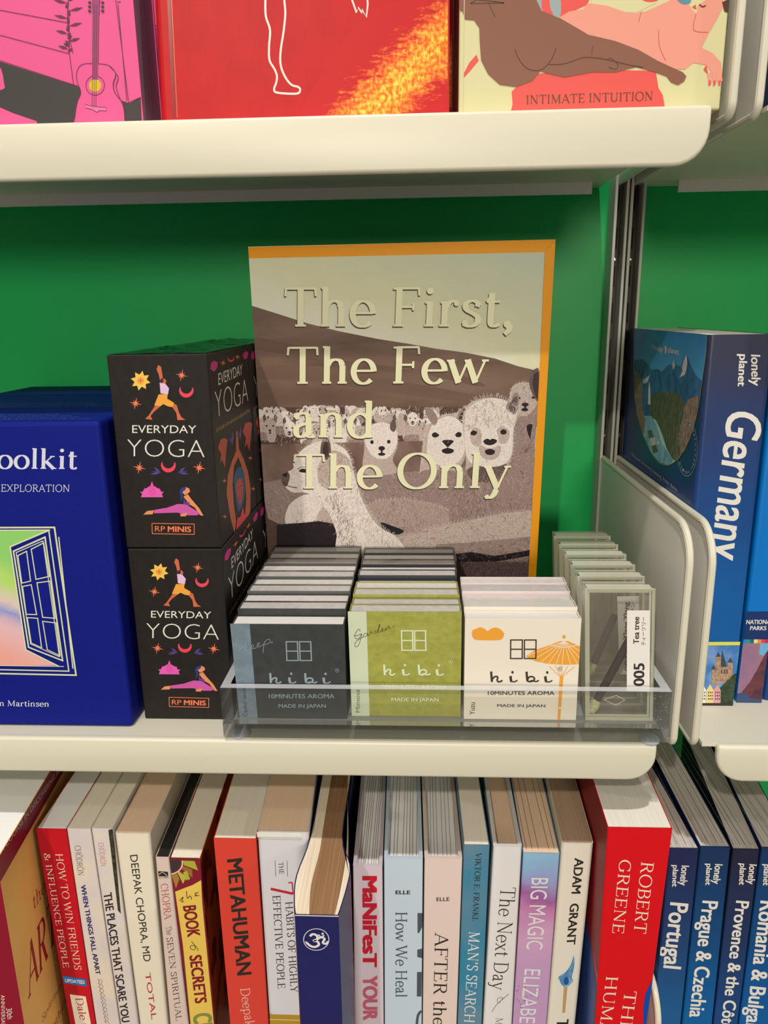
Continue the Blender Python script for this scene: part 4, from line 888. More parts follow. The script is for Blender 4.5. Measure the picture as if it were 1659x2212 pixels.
# first column: charcoal boxes
for i in range(10):
    y = 5.2 + i * 11.85; front = i == 0
    sl = col_dark if i < 3 else col_grey
    h = (54.2, 58.0, 57.5, 59, 58.3, 59.2, 58.6, 59.3, 58.8, 59.4)[i]
    match_box(-98.3 + (0.6 if i else 0), -39.6 + (0.2 if i > 2 else 0), y, 11.2, Z0H, h, sl, tray_white if i == 0 else tray_card,
              ('charcoal incense box with blue-grey side strip, at the front of the tray' if front else
               ('charcoal' if i < 3 else 'dark grey') + ' incense box in the column beside the black yoga boxes, ' + ords[i]),
              'small incense boxes', 0.4 if front else 0, art_deep if front else None, i in (1, 3, 5, 7, 9))
for i in range(10):
    y = 8.8 + i * 11.45; front = i == 0; gr = i < 4
    h = (60, 59, 60.5, 60, 57, 59.5, 57.5, 58.5, 58, 58.5)[i]
    match_box(-37.2, 21.0 + (0.8 if i > 5 else 0), y, 10.8, Z0H, h, col_olive if gr else col_slate, tray_card,
              ('olive green incense box with pale mint side strip, at the front of the tray' if front else
               ('olive green' if gr else 'slate grey') + ' incense box in the middle column of the tray, ' + ords[i]),
              'small incense boxes', 0, art_garden if front else None, i in (0, 1, 2, 5, 7, 9))
def art_rose(b, y):
    for k in range(4):
        x = 62 + 4.6 * k; b.box(x, x + 0.5, y - 0.06, y, Z0H + 50, Z0H + 57.5, mat('print_rose_line', (206, 70, 90), 0.5))
for i in range(5):
    y = 6.6 + i * 10.4; front = i == 0
    match_box(22.6, 81.6, y, 9.9, Z0H, (57.4, 59.6, 58.6, 60.5, 61.5)[i], col_cream if i < 2 else col_rose, tray_white if i < 2 else tray_card,
              ('cream incense box printed with an orange parasol and cloud, at the front of the tray', 'cream incense box directly behind the one with the orange parasol',
               'pale rose incense box marked with thin red lines, behind the cream ones', 'pale rose incense box next to the rearmost in the cream column',
               'pale rose incense box, rearmost of the cream column in front of the poster')[i],
              'small incense boxes', 0, art_yuzu if front else (art_rose if i == 2 else None), i in (1, 3))

# ================================================================ clear tester boxes
pl = clear_mat('clear_plastic', (0.99, 0.99, 0.985), 0.6, 0.04, 0.25, body=(252, 238, 218), bodyfac=0.042); pl_edge = clear_mat('clear_plastic_edge', (0.95, 0.96, 0.92), 0.95, 0.08, 0.5, body=(255, 250, 218), bodyfac=0.66, thru=0.2)
lab_white = mat('label_paper', (246, 236, 222), 0.6)
Zc = Zy
for i in range(6):
    y = 6.5 + i * 18.7; z0, h, d = 10.6, 73.5, 15.0; xl0, xl1, xr0, xr1 = 86.6, 82.6, 121.6, 117.6     # bottom, top
    t = thing('tester_box', (102, y + d / 2, z0), ('clear plastic tester box at the front with a white numbered sticker', 'clear plastic tester box second from the front, its sticker half hidden', 'clear plastic tester box third from the front', 'clear plastic tester box fourth from the front', 'clear plastic tester box fifth from the front', 'clear plastic tester box rearmost, against the green panel')[i], 'clear box', 'clear plastic tester boxes')
    def X(a, z):  # the row leans a little to the left
        return a + (-4.0) * (z - z0) / h
    def wall(b, a0, a1, y0, y1, za, zb, edge, m=pl):
        p = [(X(a0, za), y0, za), (X(a1, za), y0, za), (X(a1, za), y1, za), (X(a0, za), y1, za), (X(a0, zb), y0, zb), (X(a1, zb), y0, zb), (X(a1, zb), y1, zb), (X(a0, zb), y1, zb)]
        fs = [(3, 2, 1, 0), (4, 5, 6, 7), (0, 1, 5, 4), (1, 2, 6, 5), (2, 3, 7, 6), (3, 0, 4, 7)]
        b.mesh(p, fs, [pl_edge if k in edge else m for k in range(6)])
    # lid: front pane with a raised rim
    b = MB(); wall(b, 86.6, 121.6, y, y + 1.2, z0, z0 + h, (1, 3, 5, 0))
    wall(b, 86.6, 87.9, y + 1.25, y + 7, z0, z0 + h, (2,)); wall(b, 120.3, 121.6, y + 1.25, y + 7, z0, z0 + h, (2,)); wall(b, 88, 120.2, y + 1.25, y + 7, z0 + h - 1.3, z0 + h, (2, 1)); wall(b, 88, 120.2, y + 1.25, y + 7, z0, z0 + 1.3, (2, 1))
    lid_ = b.build('lid', t)
    b = MB(); wall(b, 88.1, 120.1, y + d - 1.2, y + d, z0 + 1.4, z0 + h - 1.4, (1, 3, 5))
    wall(b, 88.1, 89.2, y + 2, y + d - 1.25, z0 + 1.4, z0 + h - 1.4, (4, 2)); wall(b, 119.0, 120.1, y + 2, y + d - 1.25, z0 + 1.4, z0 + h - 1.4, (4, 2)); wall(b, 89.3, 118.9, y + 2, y + d - 1.25, z0 + h - 2.6, z0 + h - 1.4, (2, 4)); wall(b, 89.3, 118.9, y + 2, y + d - 1.25, z0 + 1.4, z0 + 2.6, (2, 4))
    b.build('inner_box', t)
    if i == 0:
        b = MB(); S = Sheet((100, y, z0), (1, 0, 0), (0, 0, 1), b, 0.08, Zc)
        S.poly([(1212, 548), (1364, 548), (1362, 1088), (1210, 1084)], lab_white, 1)
        dk = mat('label_ink', (52, 46, 42), 0.6)
        S.sans('Tea tree', (1290, 770), (1292, 590), (1254, 770), dk, 2, 0.03); S.sans('\u30c6\u30a3\u30fc\u30c4\u30ea\u30fc', (1334, 780), (1334, 592), (1310, 780), dk, 2)
        S.sans('005', (1324, 1050), (1326, 898), (1256, 1050), dk, 2, 0.035)
        b.build('sticker', lid_)['label'] = 'white sticker with black print'
        b = MB(); S = Sheet((100, y, z0), (1, 0, 0), (0, 0, 1), b, 0.08, Zc)
        S.segs([(1060, 1140), (1140, 1112), (1198, 1142), (1136, 1178)], 0.35, pl_edge, 1); b.build('moulded_mark', lid_)
    if i == 1:
        b = MB(); S = Sheet((100, y, z0), (1, 0, 0), (0, 0, 1), b, 0.08, Zc)
        S.poly([(1146, 455), (1290, 452), (1290, 972), (1160, 972)], lab_white, 1)
        S.sans('Ylang Ylang', (1216, 740), (1222, 492), (1186, 740), dk, 2, 0.03); S.sans('\u30a4\u30e9\u30f3\u30a4\u30e9\u30f3', (1262, 740), (1262, 492), (1240, 740), dk, 2); S.sans('003', (1226, 950), (1228, 850), (1196, 950), dk, 2, 0.03)
        b.build('sticker', lid_)['label'] = 'white sticker half hidden'
    if i < 2:     # incense match lying across the box
        yy = y + 5.0
        pts = [(1235, 730), (1010, 1145)] if i == 0 else [(1130, 580), (990, 900)]
        a, c = [PY(*Zc([q])[0], yy) for q in pts]
        tt = thing('incense_match', ((a.x + c.x) / 2, yy, (a.z + c.z) / 2), ('charcoal incense match with a pale tip, slanting inside the front tester box', 'charcoal incense match slanting inside the second tester box')[i], 'incense match', 'incense matches in the tester boxes')
        b = MB(); b.tube([a, a + (c - a) * .5, c], 2.1 if i == 0 else 2.0, mat('incense_charcoal', (62, 52, 48), 0.8, rgb2=(50, 42, 38), scale=(500, 500, 500)), 12); b.build('stick', tt, True)
        u = (c - a).normalized(); b = MB()
        b.tube([c - u * .5, c + u * 1, c + u * 4, c + u * 7, c + u * 8.2], [2.2, 2.7, 2.9, 2.3, 0.9] if i == 0 else [2.1, 2.4, 2.6, 2.0, .8], mat('match_tip', (222, 220, 168), 0.8, rgb2=(176, 172, 128), scale=(900, 900, 900), bump=0.5), 12)
        b.build('match_tip', tt, True)

# ================================================================ books
pages_w = mat('page_edges_white', (232, 220, 212), 0.8, 0.1, rgb2=(222, 208, 200), scale=(2200, 10, 10), detail=2, k=1.75)
pages_t = mat('page_edges_tan', (220, 182, 150), 0.8, 0.1, rgb2=(214, 174, 142), scale=(2000, 10, 10), detail=2, k=1.75)
pages_c = mat('page_edges_cream', (230, 202, 180), 0.8, 0.1, rgb2=(224, 194, 172), scale=(2000, 10, 10), detail=2, k=1.75)
pages_g = mat('page_edges_grey', (206, 196, 184), 0.8, 0.1, k=1.4, rgb2=(170, 160, 148), scale=(2200, 10, 10), detail=3)
pages_b = mat('page_edges_brown', (160, 120, 84), 0.7, 0.1, rgb2=(136, 100, 68), scale=(1600, 10, 10), detail=3, k=1.3)
class Vol:
    prev = None
    """a standing book measured from four spine corners and the run of its top edge"""
    def __init__(s, Y, tl, tr, bl, br, back, zbot, depth, name, label, paper=pages_w, cover=None, hard=0.0, r=1.2, group=None, inset=0.0, round_back=0.0, cat='book', ztop=None, slope=None):
        a, c = PY(tl[0], tl[1], Y), PY(tr[0], tr[1], Y); zt = (a.z + c.z) / 2
        p, q = PY(bl, 2212, Y), PY(br, 2212, Y)
        ext = lambda t_, u_: t_.x + (u_.x - t_.x) * (zbot - t_.z) / (u_.z - t_.z)
        xl, xr = ext(a, p), ext(c, q)
        if Vol.prev and Y == Vol.prev[4]:
            xl = max(xl, Vol.prev[0] + .15); a.x = max(a.x, Vol.prev[1] + .15)
        s.H = zt - zbot; s.w = c.x - a.x; s.D = depth; s.Y = Y
        if slope is None:
            k = PZ(back[0], back[1], zt); slope = (k.x - a.x) / (k.y - Y)
        if Vol.prev and Y == Vol.prev[4]:
            gap = min(xl - Vol.prev[0], a.x - Vol.prev[1]); slope = max(slope, Vol.prev[2] + (.2 - gap) / min(depth, Vol.prev[3]))
        Vol.prev = (xr, c.x, slope, depth, Y)
        s.O = Vector((xl, Y, zbot)); s.A = Vector(((xr - xl), 0, 0)); s.topA = Vector((c.x - a.x, 0, 0)); s.L = Vector((a.x - xl, 0, s.H)); s.Dv = Vector((slope, 1, 0))
        mid = s.O + s.Dv * (depth / 2)
        s.t = thing(name, (mid.x + s.A.x / 2, mid.y, zbot), label, cat, group)
        s.cover = cover; s.hard = hard; th = 2.2 if hard else 0.45; s.th = th
        w, D = s.w, depth
        o = [(0, D)] + ([(0, 0)] if r <= 0 else corner(r, r, r, 180, 270, 4)) + (corner(w - r, r, r, 270, 360, 4) if r > 0 else [(w, 0)]) + [(w, D), (w - th, D), (w - th, th + r * .3), (th, th + r * .3), (th, D)]
        s.cb = MB(); s.cb.prism(o, s.P, 0, s.H, cover)
        if hard:      # the groove beside the spine of a case binding
            for x0 in (0.0, w):
                sg = 1 if x0 == 0 else -1
                s.cb.prism([(x0 + sg * 0.01, 3.0), (x0 - sg * 0.0 + sg * 1.0, 5.2), (x0 + sg * 0.01, 8.2)], s.P, s.H - 0.1, s.H + 0.02, cover)
        s.pb = MB(); ins = 3.2 if hard else 0.0
        n = 8; e = th + 0.05
        pl_ = [(e, D - 2 - ins)] + [(e, th + r * .3 + .1 + .5)] + [(w - e, th + r * .3 + .1 + .5)] + [(w - e, D - 2 - ins)]
        if round_back:
            pl_ = [(e, D - 2)] + [(e + (w - 2 * e) * i / 6.0, D - 2 - ins + round_back * math.sin(math.pi * i / 6)) for i in range(0)] + pl_[1:]
        s.pb.prism(pl_, s.P, (ins if hard else 0.1), s.H - ins - inset - 0.12, paper)
        s.spine = Sheet(s.P(0, 0, 0), s.A if s.A.length > 0.1 else (1, 0, 0), s.L, s.cb, 0.06)
        lo_ = lambda p: ((p - s.spine.o).dot(s.spine.u), (p - s.spine.o).dot(s.spine.v))
        s.spine.clip = [lo_(s.P(0, 0, 0)), lo_(s.P(w, 0, 0)), lo_(s.P(w, 0, s.H)), lo_(s.P(0, 0, s.H))]
        s.paper = paper
    def P(s, a, d, h):
        k = h / s.H; w = s.A * (1 - k) + s.topA * k
        return s.O + w * (a / s.w) + s.Dv * d + s.L * k
    def side(s, right=True, mapper=None):
        k = s.w if right else 0; p = [s.P(k, 0, 0), s.P(k, s.D, 0), s.P(k, s.D, s.H), s.P(k, 0, s.H)]
        S = Sheet(p[0], s.Dv, s.L, s.cb, 0.06, mapper) if right else Sheet(p[1], -s.Dv, s.L, s.cb, 0.06, mapper)
        if not right: p = [p[1], p[0], p[3], p[2]]
        S.clip = [((q - S.o).dot(S.u), (q - S.o).dot(S.v)) for q in p]; return S
    def lines(s, n, m, wd=0.25, seed=1):
        """gaps between gatherings on the top edge"""
        rg = random.Random(seed); top = Sheet(s.P(0, 0, s.H - (3.3 if s.hard else 0.12)), s.topA, s.Dv, s.pb, 0.05)
        for i in range(n):
            x = s.th + (s.w - 2 * s.th) * (i + rg.uniform(.2, .8)) / n
            top.ribbon_l([(x, 4 if not s.hard else 3), (x + rg.uniform(-.3, .3), s.D * .5), (x, s.D - 6)], wd, m, 1)
    def done(s, cover_name='cover', smooth=False):
        s.cb.build(cover_name, s.t, False); s.pb.build('page_block', s.t)
gap_line = mat('page_gap', (128, 112, 104), 0.8)
def ccol(name, rgb, rough=0.4, **k): return mat(name, rgb, rough, **k)

# ---- tall travel guides, right bay of the middle shelf
Zg = zoom(1259, 650, 1659 / 412.44); Zg2 = zoom(1259, 1150, 1659 / 412.44)
SP = 43.0
def guide(x0, x1, y0, z1, D, name, label, cover, paper=pages_w, group='tall travel guides'):
    class G: pass
    g = G(); g.t = thing(name, ((x0 + x1) / 2, y0 + D / 2, 0), label, 'book', group)
    g.b = MB(); r = 2.2; w = x1 - x0
    o = [(x0, y0 + D)] + corner(x0 + r, y0 + r, r, 180, 270, 4) + corner(x1 - r, y0 + r, r, 270, 360, 4) + [(x1, y0 + D), (x1 - .5, y0 + D), (x1 - .5, y0 + 1.2), (x0 + .5, y0 + 1.2), (x0 + .5, y0 + D)]
    g.b.prism(o, lambda a, c, h: (a, c, h), 0.05, z1, cover)
    p = MB()      # fanned page block
    n = 12; vs_ = []
    p.prism([(x0 + .55, y0 + D - 1)] + [(x0 + .55, y0 + 1.4), (x1 - .55, y0 + 1.4)] + [(x1 - .55, y0 + D - 1)], lambda a, c, h: (a, c, h), 0.2, z1 - 0.25, paper)
    p.build('page_block', g.t)
    return g
gg = guide(145.8, 178.2, SP, 207, 150, 'travel_guide', 'thick navy travel guide with large white lettering down its spine, standing by the bracket', mat('guide_spine_blend', (40, 50, 86), 0.35, grad=((0, 0, 70), (0, 0, 200), [(0.0, (16, 92, 160)), (0.35, (24, 72, 132)), (0.7, (38, 58, 104)), (1.0, (50, 52, 74))])))
S = Sheet((145.8, SP, 0), (1, 0, 0), (0, 0, 1), gg.b, 0.06, Zg).rect(32.4, 207)
gw = mat('guide_lettering', (236, 228, 212), 0.5)
S.sans('lonely', (1462, 466), (1440 + 26, 736), (1540, 470), gw, 2, 0.03); S.sans('planet', (1362, 462), (1346, 742), (1430, 466), gw, 2, 0.03)
S.sans('Germany', (1262, 938), (1112, 2226 - 0), (1560, 990), gw, 2, 0.02)
S.mapper = Zg2
S.poly([(1060, 952), (1368, 950), (1364, 980), (1060, 982)], mat('guide_yellow_rule', (226, 220, 92), 0.5), 2)
S.poly([(1040, 984), (1364, 982), (1300, 1508), (990, 1508)], mat('print_sky_blue', (66, 124, 186), 0.4, rgb2=(150, 180, 214), scale=(60, 60, 60), lo=.45, hi=.7), 2)
cs = mat('print_cathedral_stone', (196, 160, 126), 0.5, rgb2=(150, 116, 92), scale=(600, 600, 600)); cr_ = mat('print_slate_roof', (64, 70, 74), 0.5)
S.poly([(1192, 1170), (1210, 1020), (1250, 1168)], cr_, 3)
for x, w_, t_ in ((1176, 22, 1080), (1280, 22, 1130), (1134, 16, 1190)):
    S.poly([(x - w_, t_), (x + w_, t_), (x + w_, 1290), (x - w_, 1290)], cs, 4); S.poly([(x - w_, t_), (x, t_ - 44), (x + w_, t_)], cr_, 4)
S.poly([(1160, 1168), (1270, 1168), (1270, 1300), (1120, 1320), (1118, 1290), (1160, 1280)], cs, 3.5)
for x in (1200, 1225, 1245): S.poly([(x, 1190), (x + 10, 1190), (x + 10, 1225), (x, 1225)], cr_, 4.5)
S.poly([(1190, 1350), (1240, 1300), (1300, 1240), (1336, 1220), (1312, 1400), (1302, 1506), (1200, 1500)], mat('print_tree_dark', (42, 56, 40), 0.5, rgb2=(66, 84, 56), scale=(500, 500, 500)), 5)
for x, m_ in ((1040, 'f0ece0'), (1104, 'f0d88a'), (1166, 'e6a0a0')):
    cm = mat('print_house_' + m_, tuple(int(m_[i:i + 2], 16) for i in (0, 2, 4)), 0.5)
    S.poly([(x - 32, 1368), (x, 1316), (x + 30, 1368), (x + 26, 1480), (x - 36, 1480)], cm, 6)
    for yy in (1380, 1408, 1436):
        for xx in (-18, -2, 14): S.poly([(x + xx, yy), (x + xx + 8, yy), (x + xx + 7, yy + 16), (x + xx - 1, yy + 16)], cr_, 7)
S.poly([(1014, 1480), (1304, 1480), (1302, 1508), (1010, 1506)], mat('print_quay_dark', (54, 50, 46), 0.5), 7)
# its front cover faces left
S = Sheet((145.8, SP + 150, 0), (0, -1, 0), (0, 0, 1), gg.b, 0.06, Zg).rect(149, 206.9)
arch = [(448, 192), (1085, 275), (1072, 470), (1040, 700), (1006, 930), (960, 1120), (890, 1290), (810, 1390), (740, 1426), (670, 1405), (600, 1320), (530, 1170), (476, 990), (450, 800), (442, 560)]
S.poly(arch, mat('cover_sky', (62, 118, 158), 0.35, k=2.5, grad=((0, 0, 150), (0, 0, 205), [(0, (150, 176, 186)), (0.5, (70, 128, 166)), (1.0, (44, 96, 146))])), 2)
mt_b = mat('cover_peaks', (50, 84, 122), 0.4, k=2.5, rgb2=(34, 62, 98), scale=(160, 160, 160)); mt_l = mat('cover_peaks_lit', (186, 170, 160), 0.4, k=2.5, rgb2=(120, 122, 134), scale=(260, 260, 260))
S.poly([(446, 520), (510, 500), (560, 540), (600, 600), (650, 590), (690, 615), (740, 560), (775, 545), (800, 500), (820, 560), (850, 570), (880, 500), (906, 462), (940, 560), (980, 640), (1036, 696), (1006, 930), (960, 1000), (500, 1000), (450, 800)], mt_b, 3)
S.poly([(906, 465), (880, 520), (862, 580), (870, 610), (838, 670), (890, 640), (912, 560)], mt_l, 3.5); S.poly([(800, 504), (776, 548), (790, 600), (806, 560)], mt_l, 3.5); S.poly([(520, 690), (590, 640), (560, 710), (530, 720)], mt_l, 3.5)
fo = mat('cover_forest', (86, 84, 66), 0.45, k=2.5, rgb2=(52, 58, 44), scale=(420, 420, 200), detail=5); fo2 = mat('cover_forest_autumn', (124, 100, 84), 0.45, k=2.5, rgb2=(86, 70, 60), scale=(420, 420, 200), detail=5)
S.poly([(590, 850), (640, 800), (720, 790), (800, 790), (870, 850), (890, 920), (900, 1040), (880, 1290), (810, 1388), (740, 1300), (690, 1150), (640, 1040), (600, 1000)], fo, 4, True)
S.poly([(880, 920), (930, 850), (1010, 820), (1000, 960), (958, 1120), (900, 1270), (850, 1330), (840, 1150), (870, 1020)], fo2, 4.2)
S.poly([(446, 600), (500, 640), (520, 760), (525, 930), (560, 1100), (530, 1160), (476, 990), (450, 800)], fo2, 4.4)
S.poly([(545, 1010), (600, 1000), (640, 1080), (690, 1240), (790, 1390), (740, 1424), (670, 1404), (600, 1320), (536, 1180)], mat('cover_river', (116, 146, 160), 0.3, k=2.5, rgb2=(80, 116, 140), scale=(200, 200, 60)), 4.6)
for a, c_, m_ in (((566, 1130), (600, 1120), fo), ((590, 1200), (650, 1180), mt_l), ((600, 1260), (640, 1250), fo)):
    S.poly([a, c_, (c_[0] + 20, c_[1] + 60), (a[0] + 14, a[1] + 66)], m_, 4.8)
S.poly([(574, 760), (582, 690), (590, 760), (592, 900), (570, 900)], mat('cover_church', (176, 184, 186), 0.5, k=2.5), 4.9)
S.line(arch[1:14], 0.35, mat('guide_gold_rule', (196, 188, 110), 0.4), 5, False, True)
S.line([(1085, 275), (1080, 380), (1072, 470), (1040, 700)], 0.35, MATS['guide_gold_rule'], 5)
S.sans('lonely', (606, 416), (700, 450), (606, 366), gw, 6, 0.03); S.sans('planet', (744, 446), (842, 472), (744, 394), gw, 6, 0.03)
S.ell((722, 424), 14, 36, gw, 6); S.ell((716, 424), 5, 26, mat('cover_sky_deep', (56, 106, 150), 0.4, k=2.5), 7, 12)
pale = mat('guide_fine_print', (182, 186, 194), 0.5)
S.ell((910, 1278), 90, 244, pale, 6, 36, 0.35); 
for i, ch in enumerate('INDEPENDENT ADVICE . TRUSTED '):
    a = math.radians(-70 + i * 12.4); cx, cy = 910 + 76 * math.cos(a), 1278 + 212 * math.sin(a)
    if ch.strip(): S.sans(ch, (cx - 6 * abs(math.sin(a)) - 3, cy + 12), (cx + 6 * abs(math.sin(a)) + 3, cy + 12), (cx - 6, cy - 10), pale, 6)
S.sans('"Discover Germany\u2019s beauty, from dune-', (424, 1340), (830, 1662), (424, 1310), pale, 6, 0.01)
gg.b.build('cover', gg.t)
# second guide
g2 = guide(181.2, 195.4, 46.5, 199, 140, 'travel_guide', 'bright blue guide to parks with a striped colour rule on its spine', mat('guide_bright_blue', (0, 118, 196), 0.35))
S = Sheet((181.2, 46.5, 0), (1, 0, 0), (0, 0, 1), g2.b, 0.06, Zg2).rect(14.2, 199)
S.poly([(1424, 688), (1660, 686), (1640, 928), (1390, 928)], mat('guide_band_navy', (24, 50, 104), 0.4), 2)
S.sans('NATIONAL', (1418, 796), (1648, 794), (1422, 760), gw, 3, 0.03); S.sans('PARKS', (1450, 848), (1592, 848), (1454, 814), gw, 3, 0.03)
for k, rgb in enumerate([(0, 140, 210), (40, 150, 130), (0, 110, 120), (240, 220, 130), (236, 140, 90), (226, 70, 60), (200, 40, 90), (150, 40, 110)]):
    S.poly([(1390 + 32 * k, 929), (1422 + 32 * k, 929), (1420 + 32 * k, 962), (1388 + 32 * k, 962)], mat('rule_colour_%d_%d_%d' % rgb, rgb, 0.5), 3)
S.poly([(1384, 962), (1640, 962), (1570, 1485), (1320, 1472)], mat('canyon_haze', (150, 112, 140), 0.45, rgb2=(176, 120, 120), scale=(80, 80, 50)), 2.5)
S.poly([(1540, 962), (1640, 962), (1600, 1080), (1530, 1060)], mat('canyon_sky', (110, 176, 214), 0.45), 3)
S.poly([(1624, 1000), (1580, 1060), (1510, 1200), (1450, 1300), (1370, 1400), (1370, 1476), (1570, 1486)], mat('canyon_rock', (112, 56, 64), 0.5, rgb2=(70, 44, 62), scale=(250, 250, 250)), 3.5)
S.poly([(1330, 1400), (1400, 1390), (1460, 1440), (1570, 1460), (1566, 1486), (1320, 1474)], mat('canyon_river', (60, 80, 120), 0.4), 4)
g2.b.build('cover', g2.t)
g3 = guide(197.6, 222, 49.5, 200, 140, 'travel_guide', 'dark blue guide at the right edge beside the bright blue one', mat('guide_deep_blue', (14, 62, 124), 0.35))
g3.b.build('cover', g3.t)

# ---- the bottom row
Zb2 = zoom(0, 1640, 3.866); Zb3 = zoom(230, 1640, 3.867); Zb4 = zoom(440, 1640, 3.868); Zb5 = zoom(740, 1640, 3.866); Zb6 = zoom(980, 1640, 3.866); Zb7 = zoom(1200, 1600, 3.615); Zb8 = zoom(1380, 1560, 3.394)
YS, ZD = 18.0, -286.9
k_black = mat('spine_ink_black', (46, 40, 36), 0.5); k_white = mat('spine_ink_cream', (244, 228, 200), 0.5); k_red = mat('spine_ink_red', (196, 48, 56), 0.5)

# large yellow book at the far left, its front cover towards us on the right
t = thing('paperback_book', (-246, 60, ZD), 'large yellow-orange paperback with a dark red title band, leftmost in the bottom row', 'book')
b = MB(); red_band = mat('dark_red_band', (150, 18, 44), 0.4); yo = mat('yellow_orange_cover', (236, 186, 100), 0.45, 0.2, k=1.45, rgb2=(226, 168, 84), scale=(14, 14, 14))
SKW = -0.12
ax = -224.4; ay0, ay1, azt = -26.0, 150.0, -57.0
fs_ = lambda a, c, h: (a + SKW * (c - ay0), c, h)
b.prism([(-264, ay1), (-264, ay0), (ax, ay0), (ax, ay1), (ax - .5, ay1), (ax - .5, ay0 + .5), (-263.5, ay0 + .5), (-263.5, ay1)], fs_, ZD, azt, yo)
S = Sheet((-264, ay0, ZD), (1, 0, 0), (0, 0, 1), b, 0.06, Zb2); S.poly_l([(0, 0), (264 + ax, 0), (264 + ax, azt - ZD), (0, azt - ZD)], red_band, 0.5)
S = Sheet((ax, ay0, ZD), (SKW, 1, 0), (0, 0, 1), b, 0.06, Zb2).rect((ay1 - ay0) * math.hypot(1, SKW), azt - ZD)
H = azt - ZD
S.poly_l([(0, H), (ay1 - ay0, H), (ay1 - ay0, H - 13.5), (0, H - 13.5)], red_band, 1)
S.sans('A COURSE IN DISCOVERING AND', (8, 795), (530, 62), (0, 748), mat('band_lettering', (222, 196, 190), 0.5), 2)
S.serif('the', (282, 1262), (378, 1100), (272, 1140), k_red, 2, 60, 30)
S.serif('ART', (236, 2010), (470, 1490), (214, 1600), mat('print_crimson', (176, 30, 48), 0.5), 2, 110, 34)
S.serif('A Spiritual', (300, 2300), (520, 1880), (300, 2240), k_red, 2, 60, 30, 0.5); S.serif('Higher', (400, 2360), (560, 2010), (396, 2300), k_red, 2, 60, 30, 0.5)
S = Sheet((-264, ay0, ZD), (1, 0, 0), (0, 0, 1), b, 0.06, Zb2)
S.sans('30th', (52, 2080), (62, 2170), (98, 2076), k_white, 2); S.sans('ANNIVERSARY', (8, 1970), (14, 2260), (40, 1965), k_white, 2)
b.build('cover', t)
b = MB(); b.prism([(-263.4, ay1 - 1), (-263.4, ay0 + 1.2), (ax - .6, ay0 + 1.2), (ax - .6, ay1 - 1)], fs_, ZD + .1, azt - .2, pages_w); b.build('page_block', t)

def vol(*a, **k): return Vol(*a, **k)
g = 'books in the bottom row'
# red paperback with two lines
v = vol(YS, (78, 1790), (143, 1792), 151, 206, (156, 1674), ZD, 128, 'paperback_book', 'red paperback spine with two lines of cream capitals and a blue sticker band', pages_w, ccol('scarlet_spine', (206, 20, 38), 0.3), group=g, r=0.6)
S = v.spine; S.mapper = Zb2
S.poly([(296, 580), (396, 584), (696, 2212), (588, 2212)], mat('scarlet_spine_deep', (184, 18, 36), 0.3), 0.5)
S.serif('HOW TO WIN FRIENDS', (462, 790), (624, 1756), (522, 790), k_white, 2, 80, 36); S.serif('& INFLUENCE PEOPLE', (366, 786), (530, 1740), (416, 784), k_white, 2, 80, 36)
S.poly([(524, 1808), (716, 1836), (728, 1896), (536, 1868)], mat('sticker_blue', (24, 120, 190), 0.4), 2); S.sans('UPDATED', (546, 1858), (708, 1876), (544, 1830), k_white, 3, 0.04)
S.poly([(584, 1962), (716, 1980), (770, 2260), (640, 2260)], k_white, 2); S.serif('Dale C', (628, 1992), (690, 2260), (690, 1992), k_red, 3, 90, 36)
v.done()
# thin pale book
v = vol(YS, (144, 1791), (195, 1790), 207.5, 258, (217, 1672), ZD, 126, 'paperback_book', 'thin cream paperback with dark blue capitals, next to the red two-line spine', pages_c, ccol('cream_mottled', (240, 222, 196), 0.4, rgb2=(226, 212, 206), scale=(60, 60, 40)), group=g, r=0.9)
S = v.spine; S.mapper = Zb2
S.serif('CH\u00d6DR\u00d6N', (622, 722), (652, 968), (672, 720), k_black, 2, 60, 26); S.sans('WHEN THINGS FALL APART', (674, 1052), (802, 1800), (712, 1046), mat('spine_ink_navy', (44, 50, 110), 0.5), 2, 0.04)
S.line([(820 + 0.17 * i + (8 if k_ % 2 else -4), 1836 + i) for k_, i in enumerate(range(0, 380, 16))], 0.3, mat('spine_ink_taupe', (120, 104, 88), 0.5), 2, False, True)
S.line([(838 + 0.17 * i + (10 if k_ % 3 else -6), 1836 + i) for k_, i in enumerate(range(0, 380, 13))], 0.2, MATS['spine_ink_taupe'], 2, False, True)
v.done()
v = vol(YS, (196, 1790), (243, 1790), 259.5, 298, (264, 1672), ZD, 126, 'paperback_book', 'slim pale marbled paperback with dark leafy edge and black capitals', pages_c, ccol('pale_marbled', (226, 214, 212), 0.4, rgb2=(238, 222, 198), scale=(50, 50, 70), detail=5), group=g, r=1.6)
S = v.spine; S.mapper = Zb2
S.serif('CH\u00d6DR\u00d6N', (820, 698), (844, 892), (864, 696), k_red, 2, 50, 24); S.sans('THE PLACES THAT SCARE YOU', (864, 1120), (1020, 2200), (930, 1108), k_black, 2, 0.03)
S.poly([(905, 590), (945, 580), (1010, 1290), (985, 1262)], mat('print_leaf_dark', (78, 74, 52), 0.5, rgb2=(40, 36, 26), scale=(700, 700, 500)), 1.5)
S2 = v.side(); S2.mapper = Zb2
S2.poly([(945, 580), (1190, 130), (1320, -60), (1500, -60), (1100, 700), (1010, 1290)], MATS['print_leaf_dark'], 1)
v.done()
v = vol(YS, (247, 1802), (323, 1802), 301, 362, (310, 1674), ZD, 130, 'paperback_book', 'cream paperback with thin black author capitals and a tan top edge', pages_t, ccol('warm_white_cover', (246, 232, 204), 0.4), group=g, r=2.2)
S = v.spine; S.mapper = Zb3
